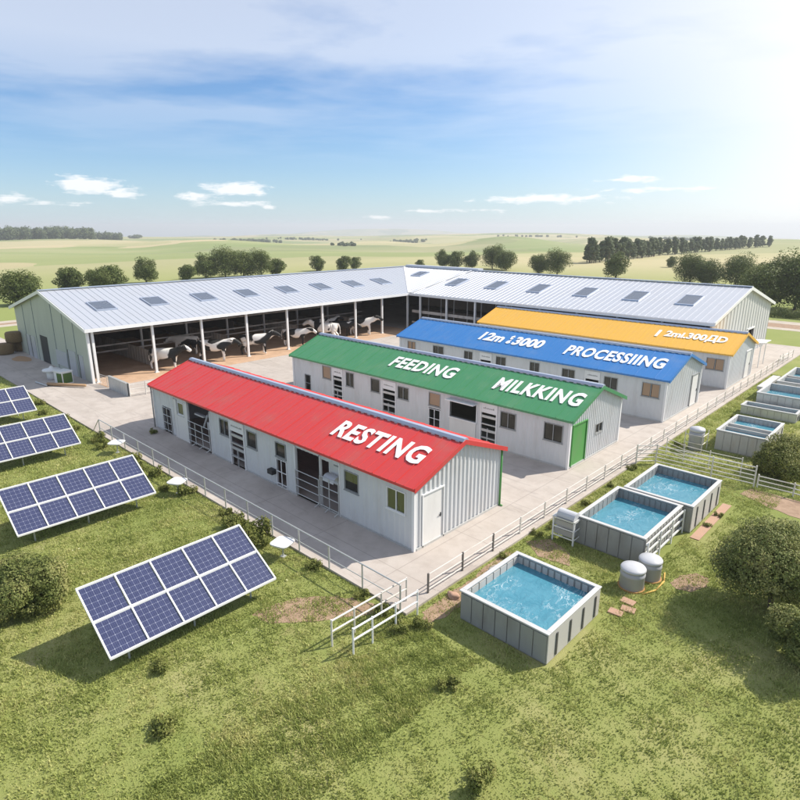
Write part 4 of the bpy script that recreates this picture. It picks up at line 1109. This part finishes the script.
# ------------------------------------------------------------------ cows
def cow_mesh(name, drop=0.0, step=0.0):
    V = [(-.72, 0, 1.10), (-.35, 0, 1.00), (.1, 0, .98), (.52, 0, 1.06), (.88, 0, 1.24 - drop * .3), (1.16, 0, 1.48 - drop), (1.36, 0, 1.38 - drop * 1.05), (1.66, 0, 1.14 - drop * 1.1)]
    Rr = [(.30, .32), (.38, .40), (.40, .42), (.32, .38), (.16, .23), (.135, .16), (.13, .15), (.105, .115)]
    E = [(i, i + 1) for i in range(7)]
    def chain(start, pts, rs):
        a = start
        for p, r_ in zip(pts, rs):
            V.append(p); Rr.append((r_, r_)); E.append((a, len(V) - 1)); a = len(V) - 1
    for s_ in (1, -1):
        k = step * s_
        chain(0, [(-.74 + k * .2, .17 * s_, .88), (-.62 + k * .5, .2 * s_, .66), (-.86 + k * .8, .2 * s_, .44), (-.82 + k, .2 * s_, .10), (-.77 + k, .2 * s_, .02)], [.19, .135, .078, .056, .066])
        chain(3, [(.52 - k * .2, .16 * s_, .82), (.54 - k * .5, .18 * s_, .62), (.54 - k * .8, .18 * s_, .42), (.52 - k, .18 * s_, .10), (.56 - k, .18 * s_, .02)], [.155, .105, .075, .056, .066])
        chain(5, [(1.13, .15 * s_, 1.53 - drop), (1.09, .33 * s_, 1.50 - drop)], [.06, .055])
    chain(0, [(-1.0, 0, 1.30), (-1.10, 0, 1.05), (-1.12, .01, .72), (-1.11, .01, .5)], [.05, .028, .024, .05])
    chain(1, [(-.42, 0, .80), (-.40, 0, .72)], [.15, .11])
    me = bpy.data.meshes.new(name); me.from_pydata(V, E, []); me.update()
    ob = bpy.data.objects.new(name, me); COL.objects.link(ob)
    md = ob.modifiers.new('s', 'SKIN'); md.use_smooth_shade = True
    for i, sv in enumerate(me.skin_vertices[0].data): sv.radius = Rr[i]; sv.use_root = (i == 0)
    su = ob.modifiers.new('u', 'SUBSURF'); su.levels = 2; su.render_levels = 2
    bpy.context.view_layer.update(); dg = bpy.context.evaluated_depsgraph_get()
    out = bpy.data.meshes.new_from_object(ob.evaluated_get(dg)); out.name = name
    bpy.data.objects.remove(ob); bpy.data.meshes.remove(me)
    out.materials.clear(); out.materials.append(M['cowhide']); out.shade_smooth(); return out
cm = [cow_mesh('cow', -.03, .08), cow_mesh('cow', .38, -.1), cow_mesh('cow', .12, .03)]
hk = 43.65
CL = [(-54.4, 24.9, 0, -3, 1.12, 'black and white cow nearest the barn corner, first from the left'),
      (-54.4, 30.0, 2, 3, 1.2, 'large black and white cow, second from the left along the barn front'),
      (-54.2, 34.7, 0, 6, 1.2, 'black and white cow standing alone in the middle of the herd'),
      (-55.0, 40.5, 2, 0, 1.08, 'black and white cow just right of the lone middle cow, beside a barn post'),
      (-54.9, 44.7, 0, 176, 1.2, 'cow with black patches facing left, in the tight right hand group'),
      (-55.6, 47.9, 1, 3, 1.1, 'cow with lowered head, beside the left facing cow'),
      (-54.8, 50.6, 0, -5, 1.18, 'rightmost black and white cow with raised head'),
      (-59.8, 29.6, 1, 170, 1.1, 'cow standing deep in the barn shade behind the second cow'),
      (-58.4, 47.6, 0, 20, 1.1, 'cow deeper inside the barn behind the right hand group')]
for i, (x, y_, k, dr, sc_, lb) in enumerate(CL):
    o = bpy.data.objects.new('cow', cm[k]); COL.objects.link(o)
    o.location = (x, y_, .06); o.scale = (sc_ * 1.34, sc_ * 1.3, sc_ * 1.28); o.rotation_euler = (0, 0, math.radians(hk + dr)); tag(o, lb, 'cow', 'dairy cows by the barn')

# ------------------------------------------------------------------ foliage
def leaves(name, lobes, n, size, mat, parent=None, seed=0, flat=.75, floor=None, fill=.35):
    g = np.random.default_rng(seed)
    C = np.array([l[:3] for l in lobes]); Rd = np.array([l[3] for l in lobes])
    p = Rd ** 2 / (Rd ** 2).sum(); idx = g.choice(len(lobes), n, p=p)
    d = g.normal(size=(n, 3)); d /= np.linalg.norm(d, axis=1)[:, None]
    rr = np.where(g.random(n) < fill, g.random(n) ** .5, g.uniform(.86, 1.10, n))
    lump = 1 + .16 * np.sin(d[:, 0] * 5.1 + idx * 1.7) * np.sin(d[:, 1] * 4.3 + idx) + .12 * np.sin(d[:, 2] * 6 + idx * 2.1 + d[:, 0] * 3)
    P = C[idx] + d * (Rd[idx] * rr * lump)[:, None] * np.array([1, 1, flat])
    if floor is not None:
        k = P[:, 2] > floor; P = P[k]; d = d[k]; n = len(P)
    nn = d + g.normal(size=(n, 3)) * .5 + np.array([0, 0, .35]); nn /= np.linalg.norm(nn, axis=1)[:, None]
    t = np.cross(nn, g.normal(size=(n, 3))); t /= np.linalg.norm(t, axis=1)[:, None]; b = np.cross(nn, t)
    s = size * g.uniform(.55, 1.35, n)[:, None]
    bend = nn * s * .25
    V = np.stack([P - t * s * .5, P + b * s * .30 - bend, P + t * s * .5, P - b * s * .30 - bend], 1).reshape(-1, 3)
    me = bpy.data.meshes.new(name); me.vertices.add(n * 4); me.vertices.foreach_set('co', V.ravel())
    F = (np.arange(n)[:, None] * 4 + np.array([0, 1, 2, 0, 2, 3])).ravel()
    me.loops.add(n * 6); me.loops.foreach_set('vertex_index', F)
    me.polygons.add(n * 2); me.polygons.foreach_set('loop_start', np.arange(n * 2) * 3); me.polygons.foreach_set('loop_total', np.full(n * 2, 3))
    me.update(calc_edges=True); me.materials.append(M[mat])
    o = bpy.data.objects.new(name, me); COL.objects.link(o); o.parent = parent; return o
def trunk(parent, h, r, lobes, seed, forks=5, lean=0):
    rr = random.Random(seed); m = MB(); z = 0; p = Vector((0, 0, -.1)); n = 5; pts = [p.copy()]
    for i in range(n):
        p = p + Vector((rr.uniform(-.06, .06) * h + lean * h / n, rr.uniform(-.06, .06) * h, h / n)); pts.append(p.copy())
    for i in range(n): m.tube(pts[i], pts[i + 1], r * (1 - .12 * i), 9, r * (1 - .12 * (i + 1)))
    for l in sorted(lobes, key=lambda q: -q[3])[:forks]:
        c = Vector(l[:3]); s = pts[rr.choice((3, 4, 5))]; mid = s.lerp(c, .5) + Vector((rr.uniform(-.1, .1), rr.uniform(-.1, .1), .08)) * h
        m.tube(s, mid, r * .42, 7, r * .28); m.tube(mid, c, r * .28, 6, r * .08)
    return m.build('trunk', 'bark', parent, smooth=True)
def lobes_for(w, h, z0, n, seed, base=None):
    rr = random.Random(seed); L_ = []
    for i in range(n):
        a = rr.uniform(0, 2 * PI); q = rr.random() ** .6; zz = rr.random()
        env = math.sqrt(max(.08, 1 - (zz * 1.25 - .42) ** 2))
        k = rr.random()
        L_.append((math.cos(a) * q * w * (.30 + .13 * k) * env, math.sin(a) * q * w * (.30 + .13 * k) * env, z0 + (h - z0) * (.14 + .72 * zz), w * (.23 - .10 * k) * rr.uniform(.85, 1.15)))
    return L_
PROTO = {}
def tree_proto(key, w, h, z0, nl, leaf, size, mat, seed, tr=.2, forks=6, name='tree'):
    root = empty(name); L_ = lobes_for(w, h, z0, nl, seed)
    trunk(root, z0 + (h - z0) * .3, tr, L_, seed, forks); leaves('crown', L_, leaf, size, mat, root, seed, .8, fill=.25); PROTO[key] = [root, False, h]
tree_proto('oak1', 7, 5.6, .3, 34, 9500, .27, 'oak_leaves', 1)
tree_proto('oak2', 6, 6.2, .4, 34, 8500, .27, 'oak_leaves', 2)
tree_proto('oak3', 9.0, 7.2, .6, 42, 11000, .28, 'oak_leaves', 3)
tree_proto('oak4', 5, 4.0, .2, 28, 5500, .27, 'oak_leaves', 4)
def put_tree(key, x, y_, sc_, rot, label, cat='tree', group=None, sxy=1.0, z=None):
    pr = PROTO[key]
    o = pr[0] if not pr[1] else copy_tree(pr[0]); pr[1] = True
    o.location = (x, y_, terr(x, y_) if z is None else z); o.rotation_euler = (0, 0, rot); o.scale = (sc_ * sxy, sc_ * sxy, sc_); tag(o, label, cat, group); return o
G_ = 'trees beyond the barn'
for a in [('oak1', -119.6, 30.2, 1.08, .3, 'round dark oak at the far left edge, left of the barn gable'),
          ('oak4', -134, 43.0, 1.3, 1.0, 'wide low tree above the left end of the barn roof'),
          ('oak1', -130, 47.2, .92, 2.2, 'tree joined to the right of the wide low tree'),
          ('oak4', -131, 50.2, 1.35, 4.2, 'smaller round tree, third in the clump above the barn gable'),
          ('oak2', -146.6, 64.2, 1.02, .5, 'lone upright oak above the second barn skylight'),
          ('oak4', -144.5, 74.0, 1.0, 1.4, 'small round tree between the lone oak and the big grove'),
          ('oak2', -147.4, 80.5, 1.1, .2, 'leftmost tree of the big grove behind the barn roof'),
          ('oak3', -146.0, 85.5, 1.05, 2.7, 'tallest tree of the big grove behind the barn roof'),
          ('oak1', -145.5, 90.8, 1.25, 3.9, 'third tree from the left in the big grove'),
          ('oak3', -144.5, 95.6, .95, 5.0, 'rounded fourth tree of the big grove behind the barn'),
          ('oak4', -143.5, 100.2, 1.15, .9, 'low rightmost tree of the big grove behind the barn'),
          ('oak4', -148.5, 118.6, 1.15, .1, 'small tree standing alone left of the roof junction pair'),
          ('oak4', -144.4, 126.5, 1.1, 2.1, 'left tree of the small pair above the roof junction'),
          ('oak4', -146.5, 132.8, .95, 3.3, 'right tree of the small pair above the roof junction'),
          ('oak4', -134, 150.0, .7, 3.3, 'low bush like tree just right of the roof corner'),
          ('oak2', -131, 158.0, 1.0, 1.3, 'leftmost tree of the grove over the roof junction'),
          ('oak4', -126, 159.0, 1.35, 3.1, 'low broad tree second in the grove over the roof junction'),
          ('oak2', -121, 161.0, .95, 4.3, 'third tree in the grove over the roof junction'),
          ('oak3', -115, 164.0, 1.0, .3, 'big crowned tree fourth in the grove over the roof junction'),
          ('oak1', -108.5, 162.0, 1.1, 5.3, 'rightmost tree of the grove over the roof junction'),
          ('oak1', -93.5, 156.5, 1.0, 1.6, 'left tree of the pair behind the right wing roof'),
          ('oak3', -87.2, 156.0, .93, 2.6, 'right taller tree of the pair behind the right wing roof'),
          ('oak2', -70.1, 156.8, 1.12, 3.6, 'tree with open crown standing alone behind the right wing'),
          ('oak4', -76.5, 214, .9, 2.6, 'tiny distant tree left of the lone open crowned tree'),
          ('oak3', -49.5, 151.0, .95, 4.6, 'left tree of the dark clump above the right barn gable'),
          ('oak1', -45.4, 149.0, 1.1, 1.6, 'low tree between the two dark trees above right gable'),
          ('oak3', -38.6, 147.5, .98, .9, 'right tree of the dark clump above the right barn gable'),
          ('oak4', -34.8, 158.5, 1.35, 5.9, 'hazy tree behind the clump near the right edge, first of three'),
          ('oak2', -30.8, 161.0, 1.05, 2.9, 'hazy tree behind the clump near the right edge, second of three'),
          ('oak4', -26.6, 164.0, 1.6, 1.9, 'hazy tree behind the clump near the right edge, third of three'),
          ('oak3', -25.6, 112.5, 1.0, .9, 'large tree right of the barn gable with bare trunks showing'),
          ('oak3', -21.0, 115.5, 1.22, 2.2, 'tallest tree by the right edge beyond the road'),
          ('oak2', -17.2, 111.5, 1.1, 3.7, 'tree cut by the right edge, beyond the hedge'),
          ('oak3', -11.8, 113.5, 1.1, 5.1, 'tree beyond the right edge of the hedge')]: put_tree(*a[:6], group=G_)
# poplar row
tree_proto('pop1', 4.6, 9, .3, 22, 2600, .55, 'poplar_leaves', 31, .2, 3, 'poplar'); tree_proto('pop2', 4.2, 8.2, .3, 20, 2400, .55, 'poplar_leaves', 32, .2, 3, 'poplar')
rr = random.Random(5)
n = 110
for i in range(n):
    t = i / (n - 1); azd = 16.9 + 14.2 * (t ** .92); d = 245 + 330 * t ** 1.25
    x, y_ = polar(azd, d); x += rr.uniform(-3, 3); y_ += rr.uniform(-3, 3)
    put_tree('pop1' if rr.random() < .5 else 'pop2', x, y_, rr.uniform(.85, 1.15), rr.uniform(0, 6), 'one of the dark trees in the long row climbing the right hand field', 'tree', 'row of dark trees on the right hand field')
# far wood on the left, reads as one mass
L_ = []
for i in range(230):
    azd = rr.uniform(-36, -26.4) ; d = rr.uniform(930, 1010) + (azd + 33) * 4; x, y_ = polar(azd, d); L_.append((x, y_, terr(x, y_) + rr.uniform(5, 10), rr.uniform(3, 5.2)))
for i in range(60):
    azd = rr.uniform(-26.4, -24.3); d = rr.uniform(1100, 1150); x, y_ = polar(azd, d); L_.append((x, y_, terr(x, y_) + rr.uniform(3, 8), rr.uniform(2.5, 4)))
tag(leaves('woodland', L_, 60000, 2.0, 'poplar_leaves', None, 77, 1.5), 'dense dark wood along the skyline at the far left', 'wood', kind='stuff')
for azc, sp_, d0, nn, hh, lb in [(-23.2, .55, 1500, 16, 6, 'tiny dark clump on the skyline right of the left wood'), (-13.6, 2.6, 1250, 60, 5, 'dark low copse on the hillside left of centre'), (-8.6, 3.0, 1500, 50, 4, 'thin line of hedge trees on the hillside left of centre'),
                                 (.2, 1.7, 1300, 40, 5, 'small dark copse on the green hill at the centre'), (12.5, 2.8, 1700, 40, 4, 'thin hedge line across the hill right of centre'), (24.5, 2.6, 1500, 40, 5, 'skyline tree line above the right hand field'), (-5.2, 1.0, 700, 16, 3, 'short hedge on the field left of centre')]:
    L_ = []
    for i in range(nn):
        a = azc + rr.gauss(0, sp_ * .5); dd = d0 + rr.uniform(-20, 20); x, y_ = polar(a, dd); L_.append((x, y_, terr(x, y_) + rr.uniform(.3, .8) * hh, rr.uniform(.4, .8) * hh))
    tag(leaves('copse', L_, nn * 160, 1.6, 'poplar_leaves', None, int(d0 + azc * 10), .9), lb, 'copse', kind='stuff')
# hedge by the road
L_ = [(-34 + i * .55, 104 + rr.uniform(-.3, .3), rr.uniform(.4, .9), rr.uniform(.6, .8)) for i in range(90)]
tag(leaves('hedge', L_, 30000, .16, 'oak_leaves', None, 91, .9, 0.02), 'long clipped dark hedge on the far side of the road', 'hedge')
# near trees
def near_tree(label, x, y_, w, h, z0, nl, leaf, size, mat, seed, tr, cat='tree', name='tree', lob=None, flat=.8, fill=.2):
    root = empty(name, (x, y_, 0)); L_ = lob or lobes_for(w, h, z0, nl, seed)
    trunk(root, z0 + (h - z0) * .35, tr, L_, seed, 8); leaves('crown', L_, leaf, size, mat, root, seed, flat, 0.02, fill); tag(root, label, cat); return root
near_tree('big leafy tree at the lower right corner, beside the lawn', -3.1, 22.3, 3.9, 3.0, .45, 34, 52000, .085, 'olive_leaves', 51, .11)
near_tree('low yellowish bush in front of the big tree at the lower right', -1.7, 19.6, 2.4, 1.8, .1, 18, 26000, .075, 'olive_leaves', 52, .06, 'bush', 'bush')
near_tree('big olive green bush at the lower left corner below the solar arrays', -22.2, 3.9, 3.2, 1.9, .1, 22, 34000, .085, 'olive_leaves', 53, .08, 'bush', 'bush')
near_tree('dark bush low in front of the left corner bush', -17.6, .9, 2.6, 1.5, .1, 14, 16000, .08, 'olive_leaves', 54, .08, 'bush', 'bush')
near_tree('bright leafy bush between the low fence and the divided pool', -5.6, 36.3, 3.6, 1.9, .1, 22, 26000, .10, 'shrub_leaves', 55, .06, 'bush', 'bush')
near_tree('second leafy bush right of the divided pool, at the right edge', -2.4, 36.6, 3.2, 1.8, .1, 18, 20000, .10, 'shrub_leaves', 56, .06, 'bush', 'bush')
# shrub tufts at the fence foot
def shrub_proto(seed, w=.5):
    rr2 = random.Random(seed); L_ = [(rr2.uniform(-.5, .5) * w, rr2.uniform(-.5, .5) * w, rr2.uniform(.12, .6) * w, w * rr2.uniform(.2, .35)) for _ in range(9)]
    return leaves('shrub', L_, 900, .07, 'shrub_leaves', None, seed, 1., 0.0, .5)
sh = [shrub_proto(61), shrub_proto(62), shrub_proto(63)]
used = [0, 0, 0]
sp_ = [(-16.9, 12.85, 1.0), (-19.9, 12.3, 1.1), (-20.6, 12.7, 1.7), (-22.2, 12.5, 1.9), (-23.5, 12.8, .9), (-27.0, 12.6, 1.3), (-28.2, 12.1, .9), (-30.4, 12.6, 1.2), (-31.8, 12.4, 1.0), (-33.5, 12.7, 1.2), (-36.8, 12.2, 1.0), (-38.2, 12.6, 1.3),
       (-41.6, 12.3, 1.2), (-44.5, 12.6, 1.0), (-14.1, 12.8, .8), (-12.9, 12.6, 1.0), (-11.9, 12.4, 1.1), (-11.4, 13.0, .9), (-11.95, 18.6, .6), (-11.9, 21.2, .8), (-11.8, 22.3, .7), (-11.8, 25.4, .7), (-11.9, 28.4, .7), (-12.0, 31.4, .8),
       (-6.8, 27.2, .6), (-6.7, 28.6, .6), (-6.6, 40.6, 1.3), (-6.4, 41.9, 1.0), (-10.6, 45.2, .9), (-11.5, 37.0, .9), (-18.2, 10.2, 1.0), (-19.4, 9.1, .8), (-47.0, 12.0, 1.0), (-50, 12.6, 1.2), (-37.2, 15.6, .9), (-15.8, 6.0, .9), (-13.5, 5.0, 1.2), (-9, 11.5, 1.0), (-6.4, 9.5, 1.2)]
for i, (x, y_, s_) in enumerate(sp_):
    k = i % 3; o = sh[k] if not used[k] else sh[k].copy()
    if used[k]: COL.objects.link(o)
    used[k] = 1; o.location = (x, y_, .05 if y_ > 13.3 and x < -12.4 else 0); o.scale = (s_, s_, s_ * rr.uniform(.8, 1.15)); o.rotation_euler = (0, 0, rr.uniform(0, 6)); tag(o, 'small leafy weed tuft growing at the edge of the grass', 'weed', 'weed tufts along fences and pools')
L_ = [(rr.uniform(-.8, .8), rr.uniform(-.3, .3), .05, .16) for _ in range(8)]
o = leaves('weed_patch', L_, 500, .14, 'shrub_leaves', None, 64, 1., 0.0, .5); o.location = (-46.2, 43.0, .05); tag(o, 'flat green weed patch on the concrete near the green roof end', 'weeds')

# ------------------------------------------------------------------ grass
def grass():
    g = np.random.default_rng(5)
    out = []
    def add(n, x0, x1, y0, y1, s, ex=()):
        x = g.uniform(x0, x1, n); y = g.uniform(y0, y1, n)
        dens = .5 + .5 * np.sin(x * 1.9 + np.sin(y * 1.3) * 2) * np.sin(y * 1.6 + np.sin(x * .9) * 2.2) + .35 * np.sin(x * 6 + y * 4.5) * np.sin(y * 7 - x * 3)
        k = g.random(n) < np.clip(.45 + .6 * dens, .32, 1)
        for e in ex: k &= ~((x > e[0]) & (x < e[1]) & (y > e[2]) & (y < e[3]))
        x, y, dens = x[k], y[k], dens[k]; h = s * g.uniform(.5, 1.3, len(x)) * (.5 + .75 * np.clip(dens, 0, 1))
        out.append((x, y, h, np.full(len(x), s)))
    ex = [(-10.9, -7.2, 14.2, 17.9), (-10.6, -7.2, 21.7, 30.0), (-9.9, -6.9, 37.8, 42.3), (-11, -7, 46.8, 48.6), (-10.6, -6.3, 48.9, 61), (-7.1, -6.4, 25.5, 30.3), (-5, 3, 29.8, 33)]
    add(190000, -32, -9, 1.5, 13.05, .085)
    add(110000, -56, -30, 3, 13.05, .10)
    add(30000, -90, -56, 6, 13.05, .14)
    add(190000, -12.15, 1.5, 9, 36, .085, ex)
    add(50000, -12.15, -1, 36, 62, .12, ex)
    add(80000, -12.15, 2, 1, 9, .085)
    add(12000, -12.4, -9, 9, 13.05, .085)
    x = np.concatenate([o[0] for o in out]); y = np.concatenate([o[1] for o in out]); h = np.concatenate([o[2] for o in out]); s = np.concatenate([o[3] for o in out])
    n = len(x); a = g.uniform(0, 2 * PI, n); wv = s * g.uniform(.16, .3, n)
    lean = h * g.uniform(.2, .9, n); la = g.uniform(0, 2 * PI, n) 
    B0 = np.stack([x - np.cos(a) * wv, y - np.sin(a) * wv, np.zeros(n)], 1); B1 = np.stack([x + np.cos(a) * wv, y + np.sin(a) * wv, np.zeros(n)], 1)
    T = np.stack([x + np.cos(la) * lean, y + np.sin(la) * lean, h], 1)
    V = np.stack([B0, B1, T], 1).reshape(-1, 3)
    me = bpy.data.meshes.new('grass'); me.vertices.add(n * 3); me.vertices.foreach_set('co', V.ravel())
    me.loops.add(n * 3); me.loops.foreach_set('vertex_index', np.arange(n * 3)); me.polygons.add(n); me.polygons.foreach_set('loop_start', np.arange(n) * 3); me.polygons.foreach_set('loop_total', np.full(n, 3))
    me.update(calc_edges=True); me.materials.append(M['grass_blades']); o = bpy.data.objects.new('grass', me); COL.objects.link(o)
    tag(o, 'short rough grass around the solar panels and pools', 'grass', kind='stuff')
grass()
L_ = [(-14.9 - rr.random() * 3.5, 8.0 + rr.random() * 3.6, .06, .03) for _ in range(40)] + [(-6 + rr.random() * 4, 17 + rr.random() * 12, .06, .03) for _ in range(22)] + [(-30 + rr.random() * 9, 5 + rr.random() * 7, .06, .03) for _ in range(60)]
tag(leaves('wild_flowers', L_, 500, .05, 'yellow_flowers', None, 65, 1, 0.02), 'tiny pale wild flowers scattered in the lawn', 'flowers', kind='stuff')

# ------------------------------------------------------------------ haze
hm_ = bpy.data.materials.new('haze'); hm_.use_nodes = True; nt = hm_.node_tree
for n_ in list(nt.nodes):
    if n_.type != 'OUTPUT_MATERIAL': nt.nodes.remove(n_)
pv = nt.nodes.new('ShaderNodeVolumePrincipled'); pv.inputs['Density'].default_value = .00030; pv.inputs['Color'].default_value = (.95, .98, 1, 1); pv.inputs['Anisotropy'].default_value = .2
nt.links.new(pv.outputs[0], nt.nodes['Material Output'].inputs['Volume'])
M['haze'] = hm_
HZTOP = 45
m = MB(); m.box(-8200, 8200, -8200, 8200, -230, HZTOP); o = m.build('haze', 'haze'); tag(o, kind='stuff'); o['label'] = 'thin pale haze over the far fields and hills'
